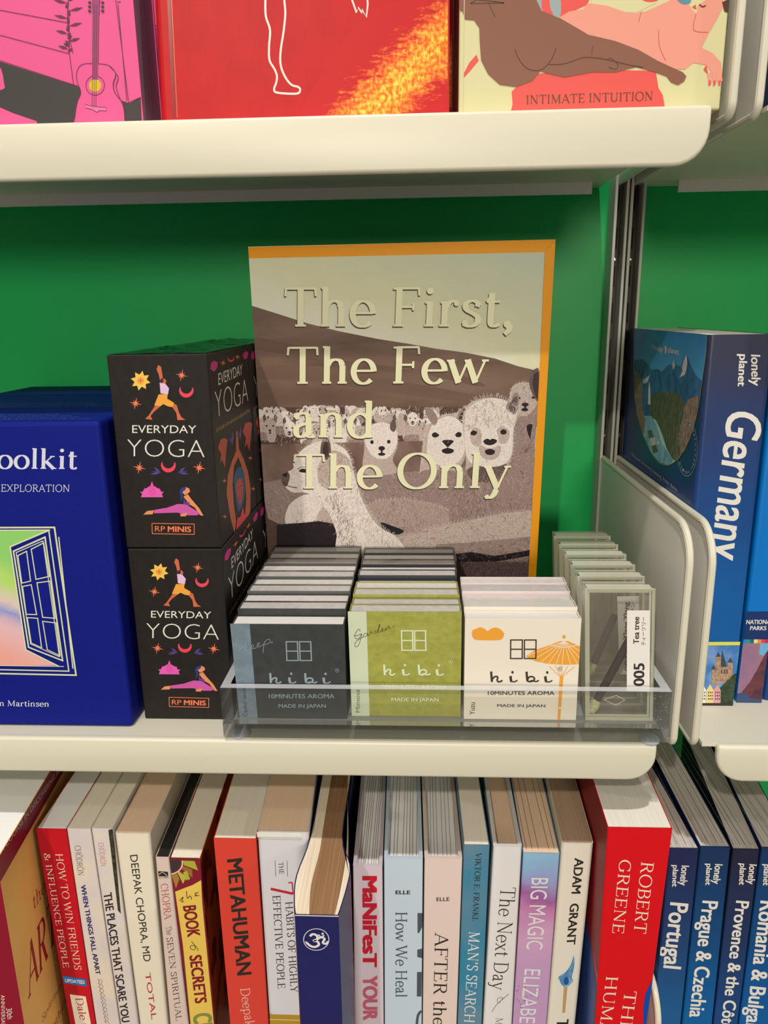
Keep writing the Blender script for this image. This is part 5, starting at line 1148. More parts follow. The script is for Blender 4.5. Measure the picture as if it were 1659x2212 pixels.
S.sans('DEEPAK CHOPRA, MD', (196, 802), (312, 1690), (258, 796), k_black, 2); S.sans('TOTAL MEDITATION', (322, 1786), (480, 2900), (366, 1780), k_red, 2)
v.done()
v = vol(YS, (335, 1850), (365, 1855), 367, 407, (408, 1674), ZD, 122, 'hardcover_book', 'slim pinkish case-bound book with red and grey capitals and a black top edge', mat('black_top_edge', (34, 30, 28), 0.6, rgb2=(52, 48, 46), scale=(1500, 10, 10)), ccol('shell_pink_cover', (232, 206, 188), 0.42), group=g, r=1.2)
S = v.spine; S.mapper = Zb3
S.poly([(432, 934), (514, 940), (516, 980), (436, 976)], k_black, 2); S.line([(440, 960), (470, 944), (508, 974)], 0.35, k_white, 3, False, True); S.sans('ALLEN', (434, 992), (516, 994), (434, 982), k_black, 2)
S.serif('CHOPRA', (452, 1044), (486, 1340), (512, 1036), k_red, 2, 70, 30); S.serif('The', (492, 1400), (506, 1470), (540, 1392), k_black, 2, 60, 30); S.serif('SEVEN SPIRITUAL LAWS', (502, 1494), (610, 2420), (552, 1484), k_black, 2, 70, 30)
v.done()
v = vol(YS, (366.5, 1855), (432, 1855), 411, 464, (434, 1674), ZD, 128, 'paperback_book', 'yellow paperback with a stained-glass sun at the head of its spine', pages_c, ccol('maroon_mosaic', (112, 40, 36), 0.35, rgb2=(190, 104, 40), scale=(70, 70, 50), lo=.44, hi=.5, detail=1), group=g, r=1.0)
S = v.spine; S.mapper = Zb3
mar = mat('print_maroon', (140, 28, 46), 0.4)
S.poly([(516, 832), (790, 836), (920, 2300), (712, 2300)], mar, 0.5)
S.poly([(574, 1106), (640, 1080), (720, 1050), (790, 1010), (800, 1200), (905, 2300), (712, 2300), (640, 1560)], mat('print_warm_yellow', (246, 206, 92), 0.4), 1)
S.poly([(522, 842), (612, 844), (616, 880), (596, 920), (560, 940), (528, 946)], mat('print_charcoal', (62, 56, 50), 0.4), 2); S.line([(634, 846), (632, 890), (606, 930), (560, 954), (530, 958)], 0.7, k_white, 2.2, False, True)
for q, rgb in (([(640, 846), (736, 850), (766, 928), (646, 884)], (180, 180, 60)), ([(640, 890), (716, 920), (720, 990), (624, 910)], (164, 110, 50)), ([(606, 934), (668, 980), (640, 1040), (594, 946)], (196, 190, 70)), ([(540, 962), (590, 952), (610, 1000), (580, 1080), (570, 1040)], (176, 130, 60)), ([(640, 944), (672, 930), (700, 1000), (664, 1010)], (190, 180, 64))):
    S.poly(q, mat('mosaic_%d_%d_%d' % rgb, rgb, 0.4), 2)
S.line([(612, 1182), (640, 1150), (630, 1190), (646, 1184)], 0.4, k_black, 3, False, True); S.line([(668, 1100), (676, 1160), (700, 1140), (712, 1170)], 0.4, k_black, 3, False, True); S.line([(770, 1110), (740, 1120), (752, 1130), (738, 1140), (776, 1136)], 0.4, k_black, 3, False, True)
S.sans('BOOK', (640, 1226), (680, 1486), (744, 1216), mat('print_oxblood', (140, 26, 40), 0.4), 3, 0.04); S.line([(706, 1556), (740, 1560), (736, 1590), (704, 1580)], 0.35, k_black, 3, True, True); S.line([(710, 1520), (760, 1580), (764, 1600)], 0.35, k_black, 3, False, True)
S.sans('SECRETS', (694, 1640), (744, 2040), (790, 1630), MATS['print_oxblood'], 3, 0.04); S.sans('CHOPRA', (722, 2130), (790, 2600), (870, 2110), mat('print_moss', (140, 146, 70), 0.4), 3, 0.05)
S2 = v.side(); S2.mapper = Zb3
S2.line([(870, 700), (858, 900), (830, 1040)], 0.5, mat('print_tan_line', (214, 150, 100), 0.4), 2, False, True); S2.line([(800, 1070), (846, 1000), (890, 880)], 0.5, MATS['print_tan_line'], 2, False, True)
S2.poly([(836, 1330), (900, 1120), (930, 1080), (930, 1300), (862, 1560)], mat('print_soft_tan', (206, 140, 84), 0.4), 2)
for yy in range(1500, 2300, 70): S2.line([(862 + (yy - 1500) * 0.06, yy), (960 + (yy - 1500) * 0.05, yy - 30)], 0.35, k_black, 2)
v.done()
v = vol(YS, (461, 1812), (553, 1812), 497, 580, (503, 1675), ZD, 130, 'paperback_book', 'bright coral red paperback with large black spaced capitals down the spine', pages_c, ccol('coral_red_cover', (232, 72, 54), 0.35), group=g, r=0.6)
S = v.spine; S.mapper = Zb4
S.sans('METAHUMAN', (196, 838), (282, 1808), (318, 824), k_black, 2, 0.035); S.serif('Deepak', (304, 1916), (352, 2236), (384, 1908), mat('print_pale_pink', (246, 186, 170), 0.4), 2, 80, 40)
v.done()
v = vol(YS, (555, 1797), (667, 1799), 582, 672, (581, 1679), ZD, 128, 'paperback_book', 'white paperback with a big red numeral and gold band, beside the protruding blue book', pages_t, ccol('cool_white_cover', (232, 226, 222), 0.4), group=g, r=3.0)
S = v.spine; S.mapper = Zb4
S.poly([(442, 604), (800, 612), (822, 650), (446, 650)], mat('spine_head_cream', (244, 240, 226), 0.4), 1)
for y_ in (654, 668): S.line([(446, y_), (822, y_ + 4)], 0.22, mat('print_gold_rule', (200, 180, 110), 0.4), 2)
S.line([(596, 844), (602, 978)], 0.25, k_black, 2); S.line([(696, 846), (702, 978)], 0.25, k_black, 2); S.serif('THE', (624, 862), (632, 960), (664, 860), k_black, 2, 90, 44)
S.serif('7', (556, 1040), (566, 1150), (744, 1022), mat('numeral_red', (206, 36, 60), 0.4), 2, 80, 40)
S.serif('EFFECTIVE PEOPLE', (576, 1140), (620, 1916), (640, 1136), k_black, 2, 90, 40); S.serif('HABITS OF HIGHLY', (682, 1196), (728, 1950), (744, 1190), k_black, 2, 90, 40)
S.poly([(552, 2130), (830, 2138), (840, 2400), (560, 2400)], mat('print_old_gold', (196, 150, 40), 0.4), 2); S.line([(552, 2172), (820, 2180)], 0.5, k_white, 3)
v.done()
# thick blue book standing out in front of the row; its page edges curve
ZO = -76.0; YO = -39.0
ext = lambda a, c, yb: Vector((a.x + (c.x - a.x) * (yb - a.y) / (c.y - a.y), yb, ZO))
def top(pts):
    q = [PZ(*p, ZO) for p in Zb4(pts)]; return q + [ext(q[-2], q[-1], 150)]
Lf = top([(762, 1302), (752, 1180), (772, 970), (885, 640), (985, 145)]); Rt = top([(1128, 1306), (1205, 1050), (1226, 880), (1226, 640), (1278, 145)])
M1 = top([(880, 1302), (898, 1050), (970, 760), (1000, 560), (1068, 145)]); M2 = top([(1092, 1304), (1150, 1050), (1190, 800), (1200, 560), (1250, 145)])
YO = (Lf[0].y + Rt[0].y) / 2
for p in Lf:
    if p.y > 8: p.x = max(p.x, Vol.prev[1] + .3 + Vol.prev[2] * max(0, p.y - 18))
for p in Rt:
    if p.y > 8: p.x = min(p.x, -46.0)
for p in M2:
    if p.y > 60: p.x = min(p.x, -48.6)
for q in (Lf, Rt, M1, M2): q[0] = Vector((q[0].x, YO, ZO))
t = thing('paperback_book', ((Lf[0].x + Rt[0].x) / 2, YO + 80, ZD), 'thick navy paperback with an om sign, standing out in front of the row', 'book', g)
fl = lambda a, c, h: (a, c, h)
def strip(A_, B_, y_off, m, name):
    A2 = crom([(p.x, p.y) for p in A_[:-1]], False, 4) + [(A_[-1].x, A_[-1].y - 2)]; B2_ = crom([(p.x, p.y) for p in B_[:-1]], False, 4) + [(B_[-1].x, B_[-1].y - 2)]
    A2[0] = (A2[0][0], YO + y_off); B2_[0] = (B2_[0][0], YO + y_off)
    mb = MB(); mb.prism(A2 + B2_[::-1], fl, ZD + .1, ZO - .15, m); return mb.build(name, t)
inn = lambda q, dx: [Vector((p.x + dx, p.y, p.z)) for p in q]
strip(inn(Lf, .6), M1, .9, mat('page_edges_ivory', (240, 222, 192), 0.75, rgb2=(226, 200, 168), scale=(1800, 10, 10), k=1.3), 'page_block')
o_ = strip(inn(M1, .05), M2, .9, pages_b, 'page_block'); o_['label'] = 'brown middle section of pages'
strip(inn(M2, .05), inn(Rt, -.6), .9, MATS['page_edges_ivory'], 'page_block')
navy_b = ccol('deep_navy_cover', (34, 34, 92), 0.35)
b = MB(); A2 = crom([(p.x, p.y) for p in Lf], False, 4); B2_ = crom([(p.x, p.y) for p in Rt], False, 4)
b.prism(A2[::-1] + B2_ + [(x - .5, y) for x, y in B2_[::-1]][:-1] + [(B2_[0][0] - .5, YO + .5), (A2[0][0] + .5, YO + .5)] + [(x + .5, y) for x, y in A2][1:], fl, ZD, ZO, navy_b)
S = Sheet((Lf[0].x, YO, ZD), (1, 0, 0), (0, 0, 1), b, 0.06, Zb4)
S.poly_l([(0, ZO - ZD), (Rt[0].x - Lf[0].x, ZO - ZD), (Rt[0].x - Lf[0].x, ZO - ZD - .6), (0, ZO - ZD - .6)], k_white, 1)
omw = mat('print_white_om', (238, 232, 226), 0.4)
S.ell((941, 1505), 106, 90, omw, 2, 30, 0.4)
S.line([(888, 1478), (910, 1460), (944, 1470), (950, 1500), (920, 1514), (950, 1520), (962, 1548), (930, 1566), (890, 1556), (850, 1520)], [0.6] + [1.3] * 52 + [0.5] * 2, omw, 3, False, True)
S.line([(950, 1500), (984, 1486), (1010, 1500), (996, 1530), (1020, 1540), (1040, 1520)], 1.2, omw, 3, False, True); S.line([(958, 1462), (980, 1482), (1008, 1470)], 0.7, omw, 3, False, True); S.ell((994, 1456), 10, 9, omw, 3, 12)
b.build('cover', t)
Vol.prev = None
# pink case-bound book
v = vol(YS, (762.5, 1872), (826, 1870), 766.5, 829, (774, 1679), ZD, 126, 'hardcover_book', 'pale pink case-bound book with chunky red capitals, beside the protruding navy book', pages_w, ccol('powder_pink_cover', (226, 206, 208), 0.45), hard=1, r=0.8, group=g, slope=-0.02)
v.lines(9, gap_line, .3, 3); S = v.spine; S.mapper = Zb5
S.sans('MaNiFesT', (168, 974), (172, 1736), (284, 974), mat('print_poppy', (210, 28, 48), 0.4), 2, 0.06); S.sans('YOUR', (172, 1808), (174, 2180), (288, 1806), mat('print_faded_rose', (206, 96, 116), 0.4), 2, 0.06)
v.done()
v = vol(YS, (829.5, 1855), (913.5, 1855), 831, 911, (836, 1679), ZD, 126, 'hardcover_book', 'pale blue case-bound book with grey serif title', pages_w, ccol('ice_blue_cover', (206, 220, 226), 0.42), hard=1, r=0.8, group=g)
v.lines(8, gap_line, .28, 4); S = v.spine; S.mapper = Zb5
S.sans('ELLE', (442, 1126), (566, 1126), (442, 1096), k_black, 2, 0.04); gsl = mat('print_slate', (84, 88, 92), 0.4)
S.serif('How We Heal', (442, 1278), (444, 1984), (540, 1278), gsl, 2, 85, 46)
for q in ([(626, 1284), (668, 1284), (664, 1400), (640, 1450), (626, 1450)], [(624, 1590), (664, 1580), (664, 1660), (624, 1650)], [(622, 1776), (662, 1776), (658, 1980), (620, 1980)]): S.poly(q, gsl, 2)
S.line([(656, 2100), (630, 2140), (620, 2212)], 1.6, gsl, 2, False, True)
v.done()
v = vol(YS, (917, 1855), (999, 1855), 913, 986.5, (911, 1679), ZD, 126, 'hardcover_book', 'pale peach case-bound book with thin black capitals', pages_w, ccol('pale_peach_cover', (240, 214, 196), 0.42), hard=1, r=0.8, group=g)
v.lines(7, gap_line, .25, 6); S = v.spine; S.mapper = Zb5
S.sans('ELLE', (784, 1184), (892, 1182), (784, 1154), k_black, 2, 0.02); S.serif('AFTER the Rain', (772, 1446), (748, 2560), (884, 1450), k_black, 2, 80, 36)
v.done()
v = vol(YS, (1002, 1826), (1058, 1826), 988.5, 1040.5, (986, 1679), ZD, 124, 'paperback_book', 'teal paperback with a narrow black author line and white title', pages_c, ccol('teal_blue_cover', (58, 136, 162), 0.35, rgb2=(108, 142, 158), scale=(30, 30, 20)), group=g, r=0.8)
S = v.spine; S.mapper = Zb5
S.serif('VIKTOR E. FRANKL', (1112, 780), (1084, 1350), (1160, 784), k_black, 2, 100, 40); S.serif("MAN'S SEARCH", (1056, 1440), (1014, 2192), (1146, 1446), omw, 2, 95, 40)
v.done()
v = vol(YS, (1066, 1830), (1128, 1828), 1043, 1106, (1046, 1679), ZD, 126, 'hardcover_book', 'ivory book with a thin black title and a plant sprig, tan page edges', pages_t, ccol('ivory_jacket', (240, 232, 222), 0.42), hard=1, r=1.4, group=g)
S = v.spine; S.mapper = Zb6
S.serif('The Next Day', (394, 1066), (318, 1924), (520, 1072), k_black, 2, 60, 30); S.line([(320, 2110), (350, 2060), (400, 2010), (460, 1960)], 0.25, k_black, 2, False, True); S.line([(370, 2040), (366, 2000), (410, 1990), (380, 2034)], 0.22, k_black, 2, False, True)
S.serif('M', (352, 2160), (346, 2216), (412, 2162), k_black, 2, 44, 22)
v.done()
v = vol(YS, (1130.5, 1842), (1209, 1846), 1107.5, 1180.5, (1104, 1679), ZD, 126, 'paperback_book', 'paperback with a watercolour blue and pink spine and thin white capitals', pages_t, ccol('watercolour_cover', (150, 190, 216), 0.35, grad=((0, 0, 120), (0, 0, 215), [(0.0, (206, 160, 196)), (0.3, (218, 166, 196)), (0.5, (206, 130, 176)), (0.58, (168, 100, 158)), (0.68, (164, 156, 200)), (0.82, (150, 186, 216)), (1.0, (160, 206, 228))])), group=g, r=0.8)
v.lines(5, gap_line, .3, 9); S = v.spine; S.mapper = Zb6
S.sans('BIG MAGIC', (652, 990), (606, 1586), (790, 992), omw, 2); S.sans('ELIZABETH', (594, 1750), (530, 2360), (726, 1756), omw, 2)
rg = random.Random(8)
for i in range(22): S.ell((rg.uniform(520, 720), rg.uniform(1880, 2080)), 3, 4, mat('print_speck', (110, 40, 60), 0.5), 2.5, 7)
v.done()
v = vol(YS, (1214, 1822), (1283, 1824), 1182, 1243.5, (1182, 1679), ZD, 130, 'paperback_book', 'cream paperback with a lit match burning blue on its spine', mat('page_edges_brownish', (196, 164, 132), 0.7, rgb2=(186, 152, 120), scale=(1500, 12, 12), k=1.3), ccol('cream_match_cover', (244, 232, 208), 0.4), group=g, r=2.4)
S = v.spine; S.mapper = Zb6
S.sans('ADAM', (1012, 824), (984, 1122), (1086, 824), k_black, 2, 0.03); S.sans('GRANT', (974, 1206), (942, 1550), (1046, 1202), k_black, 2, 0.03)
S.poly([(920, 1900), (950, 1904), (930, 2116), (906, 2116)], mat('print_matchstick', (206, 160, 104), 0.5), 2)
S.poly([(874, 1820), (900, 1800), (940, 1770), (980, 1710), (1000, 1640), (1010, 1690), (1000, 1760), (986, 1820), (998, 1850), (960, 1890), (930, 1904), (900, 1880), (886, 1850)], mat('print_flame_blue', (150, 190, 214), 0.5, rgb2=(90, 144, 186), scale=(300, 300, 200)), 2, True)
S.ell((940, 1850), 22, 34, mat('print_flame_deep', (30, 90, 146), 0.5), 3)
S.line([(886, 1850), (930, 1800), (970, 1740), (1000, 1660)], 0.2, MATS['print_flame_deep'], 3, False, True); S.line([(960, 1890), (980, 1830), (990, 1760)], 0.2, MATS['print_flame_deep'], 3, False, True)
S.sans('THINK', (866, 2170), (830, 2500), (960, 2170), k_black, 2, 0.03)
v.done()
# thick red book
v = vol(-6.0, (1313, 1786), (1453, 1792), 1285, 1398, (1280, 1680), ZD, 150, 'paperback_book', 'thick bright red paperback with two lines of white serif capitals', mat('page_edges_pale', (230, 221, 202), 0.8, 0.1, rgb2=(223, 213, 193), scale=(1200, 10, 10), k=1.3), ccol('bright_red_cover', (226, 8, 22), 0.38), group=g, r=0.8, slope=0.03)
S = v.spine; S.mapper = Zb7
S.serif('ROBERT', (670, 944), (610, 1498), (768, 954), k_white, 2, 80, 34); S.serif('GREENE', (500, 926), (442, 1500), (592, 934), k_white, 2, 80, 34)
S.serif('THE LAWS OF', (540, 1950), (400, 3000), (634, 1958), k_white, 2, 80, 34); S.serif('HUMAN NATURE', (396, 1842), (240, 3000), (488, 1846), k_white, 2, 80, 34)
cob = mat('print_cobalt', (0, 74, 164), 0.38)
S.poly([(760, 1856), (738, 1900), (700, 1980), (684, 2100), (686, 2212), (682, 2330), (694, 2330), (709, 2212), (734, 2030)], cob, 2)
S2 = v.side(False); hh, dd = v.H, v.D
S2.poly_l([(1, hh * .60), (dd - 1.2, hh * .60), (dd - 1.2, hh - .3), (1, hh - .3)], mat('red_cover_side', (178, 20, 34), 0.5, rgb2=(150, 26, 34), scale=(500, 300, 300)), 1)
S2.poly_l([(1, .5), (dd - 1.2, .5), (dd - 1.2, hh * .56), (dd - 20, hh * .60), (dd - 60, hh * .63), (1, hh * .62)], mat('cobalt_side', (44, 78, 150), 0.45, rgb2=(70, 98, 160), scale=(300, 300, 60)), 2)
v.done()
# navy travel guides on the right
YG = 22.0
def lp(tl, tr, bl, br, back, name2, cov, label, words, logo, tsc):
    v = vol(YG, tl, tr, bl, br, back, ZD, 128, 'travel_guide', label, pages_g, cov, group='slim travel guides in the bottom row', r=1.2)
    v.lines(4, gap_line, .3, tl[0]); S = v.spine; S.mapper = Zb8
    for wd, p0, p1, h in logo: S.sans(wd, p0, p1, h, gw, 2, 0.03)
    S.sans(words, *tsc, gw, 2, 0.03); v.done(); return v
gn = lambda nm, a, c: ccol(nm, a, 0.4, grad=((0, 0, 90), (0, 0, 200), [(0, c), (0.5, tuple((x + y) // 2 for x, y in zip(a, c))), (1, a)]))
lp((1446, 1835), (1511, 1832), 1412, 1471, (1352, 1650), '', gn('guide_cover_a', (34, 40, 82), (26, 92, 146)), 'navy travel guide next to the thick red book', 'Portugal',
   [('lonely', (314, 1050), (298, 1196), (368, 1052)), ('planet', (250, 1046), (244, 1206), (290, 1048))], ((232, 1318), (180, 1800), (362, 1330)))
lp((1513, 1830), (1579, 1830), 1474, 1539, (1419, 1645), '', gn('guide_cover_b', (20, 52, 92), (0, 96, 158)), 'navy travel guide second from the thick red book', 'Prague & Czechia',
   [('lonely', (560, 1038), (540, 1184), (614, 1042)), ('planet', (496, 1036), (488, 1194), (536, 1038))], ((468, 1306), (370, 2160), (580, 1314)))
lp((1583, 1835), (1642, 1835), 1538.5, 1594, (1484, 1597), '', gn('guide_cover_c', (36, 36, 60), (24, 70, 128)), 'dark indigo travel guide third from the thick red book', 'Provence & the C\u00f4te d\u2019Azur',
   [('lonely', (812, 1040), (796, 1186), (864, 1044)), ('planet', (742, 1034), (734, 1192), (786, 1038))], ((714, 1306), (560, 2560), (808, 1314)))
lp((1645, 1832), (1716, 1832), 1596, 1666, (1519, 1615), '', gn('guide_cover_d', (18, 56, 96), (0, 92, 160)), 'navy travel guide fourth from the thick red book, cut by right edge', 'Romania & Bulgaria',
   [('lonely', (990, 1040), (974, 1190), (1046, 1044)), ('planet', (918, 1040), (910, 1196), (962, 1044))], ((893, 1306), (770, 2330), (1010, 1318)))

# ================================================================ top shelf
Zq = zoom(0, 0, 1659 / 830); Zr = zoom(829, 0, 1659 / 830)
ZT3 = 303.1
t = thing('paperback_book', (-180, 20, ZT3), 'bright pink paperback with a guitar on its cover, left end of the top shelf', 'book')
b = MB(); pinkc = ccol('bubblegum_pink', (242, 92, 148), 0.45); darkp = mat('print_soft_black', (66, 62, 58), 0.5); lnp = mat('print_line_plum', (118, 44, 82), 0.5)
X1P = -124.2
b.box(-250, X1P, 12, 12.5, ZT3, 450, pinkc); b.box(-250, X1P, 39.5, 40, ZT3, 450, pinkc); b.box(-250.5, -250, 12, 40, ZT3, 450, pinkc)
S = Sheet((-250, 12, ZT3), (1, 0, 0), (0, 0, 1), b, 0.06, Zq).rect(250 + X1P, 146)
S.poly([(-60, 236), (0, 266), (336, 374), (420, 400), (560, 446), (608, 420), (616, 620), (-60, 620)], darkp, 1)
S.poly([(-60, 440), (0, 464), (60, 490), (160, 524), (160, 620), (-60, 620)], pinkc, 2); S.poly([(-60, 250), (0, 290), (18, 360), (14, 385), (-60, 390)], pinkc, 2, True)
for q in ([(0, 44), (290, 98)], [(0, 152), (300, 232)], [(298, 60), (300, 232), (318, 364)], [(0, 262), (336, 372)], [(500, 0), (556, 444)], [(510, 20), (548, 436)], [(556, 444), (608, 420)], [(506, 10), (522, 8)]): S.line(q, 0.3, lnp, 3)
gu = [(410, 276), (470, 284), (500, 320), (490, 360), (496, 400), (530, 450), (540, 520), (540, 600), (326, 600), (326, 500), (336, 440), (350, 400), (334, 350), (334, 310), (356, 280)]
S.poly(gu, pinkc, 4, True); S.line(gu, 0.35, lnp, 5, True, True)
S.line([(470, 284), (510, 330), (502, 370), (512, 410), (530, 450)], 0.3, lnp, 5, False, True)
S.ell((412, 370), 40, 42, lnp, 5, 24, 0.35); S.ell((412, 370), 26, 28, mat('print_marigold', (226, 190, 40), 0.5), 5.2)
S.poly([(402, 60), (428, 60), (424, 345), (400, 345)], mat('print_rose_dark', (170, 66, 116), 0.5), 5.4)
for dx in (0, 8, 16): S.line([(403 + dx, 20), (399 + dx, 460)], 0.2, darkp, 5.6)
S.poly([(368, 452), (400, 460), (462, 466), (460, 480), (430, 478), (420, 486), (400, 474), (370, 466)], mat('print_rose_mid', (236, 120, 170), 0.5), 5.5); S.line([(368, 452), (400, 460), (462, 466), (460, 480), (430, 478), (420, 486), (400, 474), (370, 466)], 0.25, lnp, 5.7, True)
S.poly([(396, -60), (434, -60), (430, 62), (400, 62)], mat('print_rose_dark', (170, 66, 116), 0.5), 5.4)
for yy in (12, 30, 48): S.ell((388, yy), 7, 6, darkp, 5.8, 10); S.ell((444, yy), 7, 6, darkp, 5.8, 10)
for i in range(24):
    x = 296 + 40 * math.sin(i * 1.1); y = -30 + i * 11; a = i * 0.9
    leaf(S, (296 + 6 * math.sin(i), y), (x + (30 if i % 2 else -30) * (1 - i / 40), y - 14), 7, lnp if i % 3 else darkp, 3.5)
S.line([(300, -40), (292, 80), (304, 180), (316, 230)], 0.3, lnp, 3.6, False, True)
b.build('cover', t)
b = MB(); b.box(-249.9, X1P - .4, 12.6, 39.4, ZT3 + .1, 449.5, mat('page_edges_mauve', (176, 140, 160), 0.75, rgb2=(146, 112, 132), scale=(10, 1800, 10))); b.build('page_block', t)
dup(t, (7, 29, 0), 'added copy of the bright pink guitar paperback, darkening the gap beside the first')  # copy added behind so the gap reads dark instead of green
# big red glossy book
t = thing('hardcover_book', (-50, 24, ZT3), 'large glossy red book with a white outlined leg, in the middle of the top shelf', 'book')
tilt = math.tan(math.radians(5.0))
redg = mat('glossy_red_cover', (206, 26, 30), 0.45, 0.2, rgb2=(196, 22, 28), scale=(90, 90, 60), bump=0.15)
fn = lambda a, c, h: (a, 12 + c + (h - ZT3) * tilt, h)
XA, XB = -116.6, 12.9
b = MB(); b.prism([(XA, 46), (XA, 3)] + corner(XA + 3, 3, 3, 180, 270, 4) + [(XB, 0), (XB, 2.4), (XA + 3, 2.4), (XA + 2.4, 3), (XA + 2.4, 43.6), (XB, 43.6), (XB, 46)], fn, ZT3, 470, redg)
nrm = Vector((0, -1, tilt)).normalized()
S = Sheet((XA, 12, ZT3), (1, 0, 0), (0, tilt, 1), b, 0.06, Zq).rect(XB - XA, 166)
hw = mat('print_outline_white', (246, 222, 206), 0.3, coat=0.4)
S.line([(1148, -60), (1146, 0), (1148, 70), (1166, 130), (1162, 200), (1164, 260), (1186, 300), (1196, 330), (1192, 360), (1184, 382), (1190, 398), (1230, 404), (1284, 404), (1296, 390), (1288, 376), (1258, 366), (1230, 330), (1212, 280), (1212, 220), (1224, 140), (1232, 60), (1228, 0), (1230, -60)], 0.9, hw, 2, False, True)
S.line([(1518, -60), (1520, 0), (1540, 56), (1546, 32), (1564, 58), (1562, 40), (1582, 74), (1588, 20), (1582, -60)], 0.8, hw, 2)
S.line([(738, -60), (766, 508)], 0.45, mat('hinge_line', (206, 96, 60), 0.3, coat=0.4), 2); S.line([(726, -60), (752, 508)], 1.4, mat('hinge_groove', (150, 20, 24), 0.3), 1.5)
def make_band_mat():
    m = mat('gold_band', (206, 92, 34), 0.4, metal=1.0, rgb2=(240, 170, 70), scale=(700, 700, 500), detail=9, lo=0.38, hi=0.68, bump=0.4, k=1.1)
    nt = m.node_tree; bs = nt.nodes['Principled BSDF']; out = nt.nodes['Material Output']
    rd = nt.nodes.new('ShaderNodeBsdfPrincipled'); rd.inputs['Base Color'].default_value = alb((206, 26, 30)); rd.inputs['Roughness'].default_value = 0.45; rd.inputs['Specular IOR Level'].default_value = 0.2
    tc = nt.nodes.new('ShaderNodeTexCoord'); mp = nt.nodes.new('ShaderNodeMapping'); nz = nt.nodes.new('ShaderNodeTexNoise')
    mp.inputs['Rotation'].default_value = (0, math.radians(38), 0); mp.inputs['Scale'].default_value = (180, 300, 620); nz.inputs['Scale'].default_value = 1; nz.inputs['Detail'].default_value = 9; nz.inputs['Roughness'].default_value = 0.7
    # metallic gold mixed into the red, strongest along a slanting centre line
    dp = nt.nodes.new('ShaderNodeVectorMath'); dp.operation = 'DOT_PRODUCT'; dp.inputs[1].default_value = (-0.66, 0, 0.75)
    sb = nt.nodes.new('ShaderNodeMath'); sb.operation = 'SUBTRACT'; sb.inputs[1].default_value = BAND_C
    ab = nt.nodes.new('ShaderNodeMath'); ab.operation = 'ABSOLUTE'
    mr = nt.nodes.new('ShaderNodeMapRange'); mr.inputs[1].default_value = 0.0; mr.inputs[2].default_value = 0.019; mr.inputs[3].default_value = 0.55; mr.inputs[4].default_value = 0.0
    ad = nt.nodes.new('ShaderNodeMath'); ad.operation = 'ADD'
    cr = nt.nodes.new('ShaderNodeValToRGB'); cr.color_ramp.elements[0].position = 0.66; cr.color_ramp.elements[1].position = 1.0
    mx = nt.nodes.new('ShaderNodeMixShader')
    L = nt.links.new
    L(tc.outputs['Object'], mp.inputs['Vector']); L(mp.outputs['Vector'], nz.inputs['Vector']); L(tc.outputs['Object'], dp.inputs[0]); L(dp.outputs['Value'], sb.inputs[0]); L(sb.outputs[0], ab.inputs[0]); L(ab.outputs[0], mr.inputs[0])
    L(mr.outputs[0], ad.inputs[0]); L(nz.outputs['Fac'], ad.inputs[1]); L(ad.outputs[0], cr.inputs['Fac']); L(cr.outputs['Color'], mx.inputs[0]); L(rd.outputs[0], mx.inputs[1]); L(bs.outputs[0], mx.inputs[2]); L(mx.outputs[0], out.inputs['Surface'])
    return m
q0, q1 = PY(810, 235, 13), PY(968, 75, 16); BAND_C = ((-(q0.x + 50) * 0.66 + (q0.z - ZT3) * 0.75) + (-(q1.x + 50) * 0.66 + (q1.z - ZT3) * 0.75)) / 2 * MM
band_mat = make_band_mat(); S.mapper = Zr
S.poly_l([S.px((276, -60)), S.px((276, 560)), S.px((-420, 560)), S.px((-100, 60))], band_mat, 1.0)
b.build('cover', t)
red_t = t
b = MB(); b.prism([(XA + 2.6, 2.6), (XB - 2, 2.6), (XB - 2, 43.4), (XA + 2.6, 43.4)], fn, ZT3 + 2.5, 467, pages_w); b.build('page_block', t)
dup(red_t, (3.7, 36.5 + 12, 0), 'added copy of the large glossy red book, darkening the gap beside the first')  # added copy blocks the green panel from showing through the side gap
# illustrated card box
t = thing('card_deck_box', (73, 32, ZT3), 'cream and coral card box with two reclining figures, right end of top shelf', 'box')
creamb = ccol('butter_cream_card', (240, 230, 168), 0.45, k=0.86); XL, XRr = 16.9, 129.6
b = MB(); b.box(XL, XRr, 10.5, 75, ZT3, 440, creamb, 0.8)
cor = mat('print_coral_red', (238, 84, 74), 0.45); brn = mat('print_umber', (140, 88, 66), 0.45); pk = mat('print_peach_pink', (244, 158, 134), 0.45); lnb = mat('print_umber_line', (84, 48, 38), 0.45); lnk = mat('print_peach_line', (206, 104, 86), 0.45)
S = Sheet((XL, 10.5, ZT3), (1, 0, 0), (0, 0, 1), b, 0.06, Zr).rect(XRr - XL, 136)
S.poly([(568, 380), (640, 320), (900, 300), (1174, 306), (1186, 380), (1204, 410), (1210, 440), (1218, 520), (540, 520), (556, 450), (552, 396)], cor, 1)
S.poly([(400, 236), (410, 262), (370, 310), (346, 336), (344, 320), (370, 270)], cor, 1); S.poly([(610, -40), (900, -40), (880, 20), (760, 76), (700, 60)], cor, 1)
S.poly([(884, -40), (1120, -40), (1180, 10), (1090, 56), (980, 50), (900, 16)], creamb, 1.5); S.ell((1150, -10), 40, 20, cor, 1.7)
for x in (655, 738): S.poly([(x - 16, -40), (x + 20, -40), (x + 26, 60), (x + 6, 80), (x - 20, 30)], mat('print_sage', (160, 172, 164), 0.45), 1.6, True)
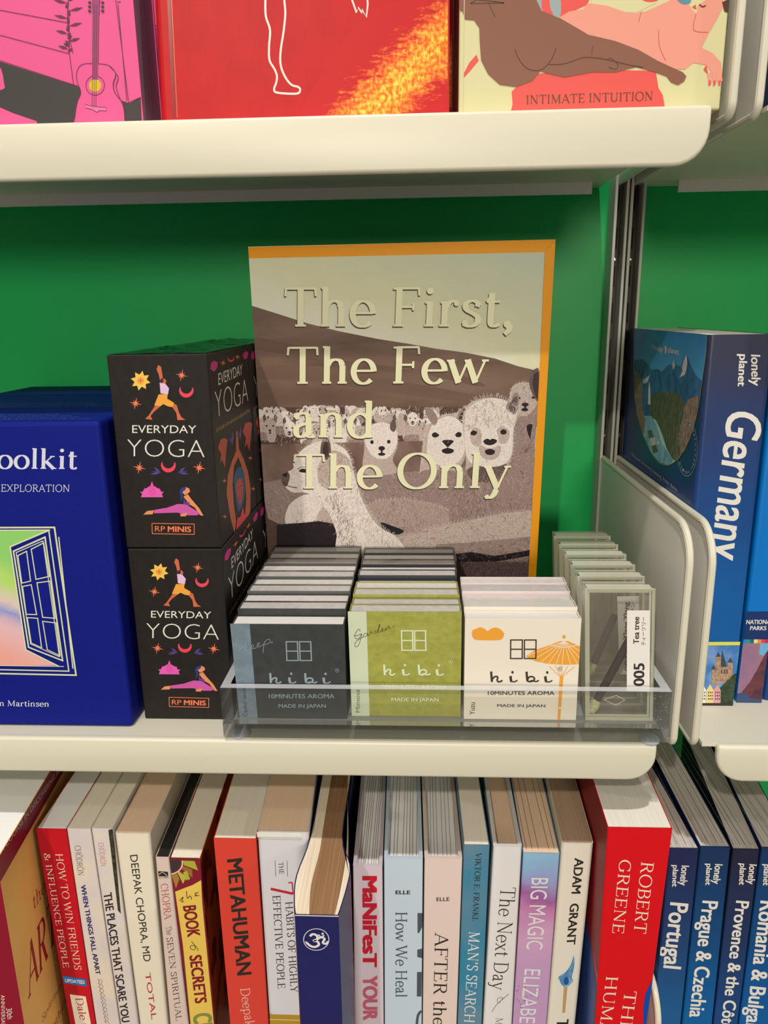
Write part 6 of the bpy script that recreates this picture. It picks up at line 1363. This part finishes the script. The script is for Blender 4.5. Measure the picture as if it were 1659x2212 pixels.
S.poly([(756, 76), (800, 50), (860, 40), (880, 14), (960, 24), (1060, 58), (1130, 50), (1240, 0), (1300, -10), (1330, 40), (1350, 60), (1358, 20), (1460, -40), (1470, 20), (1440, 80), (1400, 150), (1372, 206), (1420, 230), (1456, 270), (1462, 350), (1440, 358), (1420, 320), (1390, 280), (1336, 272), (1300, 300), (1250, 300), (1100, 230), (900, 160)], pk, 2)
S.poly([(1380, 300), (1392, 280), (1400, 320), (1388, 310)], cor, 3)
for x in (1404, 1424, 1446):
    S.poly([(x - 8, 320), (x + 12, 310), (x + 10, 362), (x - 2, 372)], pk, 2.5); S.poly([(x - 2, 350), (x + 9, 346), (x + 6, 368), (x - 1, 372)], cor, 3)
S.line([(1186, 130), (1190, 200), (1216, 262)], 0.3, lnk, 3, False, True); S.line([(1100, 96), (1112, 50)], 0.3, lnk, 3); S.line([(1348, 60), (1338, 130), (1400, 140)], 0.3, lnk, 3, False, True)
S.poly([(1256, -40), (1320, -40), (1326, 6), (1300, 20), (1270, 4)], mat('print_dusty_teal', (92, 146, 156), 0.45), 3, True); S.poly([(1330, 30), (1346, 20), (1350, 40)], cor, 3.5); S.line([(1362, 20), (1376, 30), (1390, 24)], 0.5, lnb, 3.5, False, True)
S.poly([(1460, 10), (1500, -10), (1500, 60), (1470, 50)], lnb, 3)
S.poly([(330, -40), (640, -40), (680, 46), (760, 80), (880, 150), (1000, 178), (1100, 216), (1180, 262), (1240, 290), (1290, 312), (1306, 330), (1296, 352), (1270, 368), (1240, 356), (1220, 330), (1170, 312), (1090, 290), (1000, 312), (900, 312), (780, 334), (700, 316), (676, 308), (640, 350), (570, 376), (500, 366), (450, 320), (420, 260), (414, 180), (412, 120), (390, 88), (350, 84), (340, 50), (324, 40)], brn, 4)
S.line([(566, 214), (580, 250), (610, 290), (650, 306), (690, 296), (724, 256), (744, 208)], 0.35, lnb, 5, False, True); S.line([(708, 280), (780, 276), (860, 250), (920, 252), (980, 262), (1060, 282), (1120, 292)], 0.35, lnb, 5, False, True)
S.line([(962, 262), (980, 252), (1010, 280), (1000, 300), (970, 290)], 0.25, lnb, 5, False, True); S.line([(900, 200), (898, 236)], 0.25, lnb, 5); S.line([(374, 16), (400, 0), (440, 4), (520, 14), (374, 16)], 0.35, lnb, 5); S.line([(450, 10), (480, 74)], 0.3, lnb, 5)
S.serif('INTIMATE INTUITION', (616, 450), (1160, 434), (616, 412), mat('print_olive_brown', (104, 62, 30), 0.45), 3, 95, 45)
S.line([(348, -40), (342, 500)], 0.3, mat('box_edge_shade', (222, 204, 150), 0.45), 5.5)
b.build('carton', t)
b = MB(); b.box(XL - 0.05, XL - 0.0, 12, 74, ZT3 + 1, 439, mat('box_side_crimson', (160, 40, 44), 0.45)); b.build('side_panel', t)
# dark blue book at the right edge
t = thing('paperback_book', (190, 20, ZT3), 'dark blue book cut by the right edge on the top right shelf', 'book')
b = MB(); b.box(152.5, 240, 12, 12.5, ZT3, 450, navy_b); b.box(152.5, 240, 31.5, 32, ZT3, 450, navy_b); b.box(152, 152.5, 12, 32, ZT3, 450, navy_b)
S = Sheet((152.5, 12, ZT3), (1, 0, 0), (0, 0, 1), b, 0.06)
S.ribbon_l([(12 + 7 * math.cos(math.radians(a)), 28 + 7 * math.sin(math.radians(a))) for a in range(0, 360, 15)], 0.6, pale, 2, True)
b.build('cover', t); b = MB(); b.box(152.7, 239.5, 12.6, 31.4, ZT3 + .1, 449.5, pages_w); b.build('page_block', t)
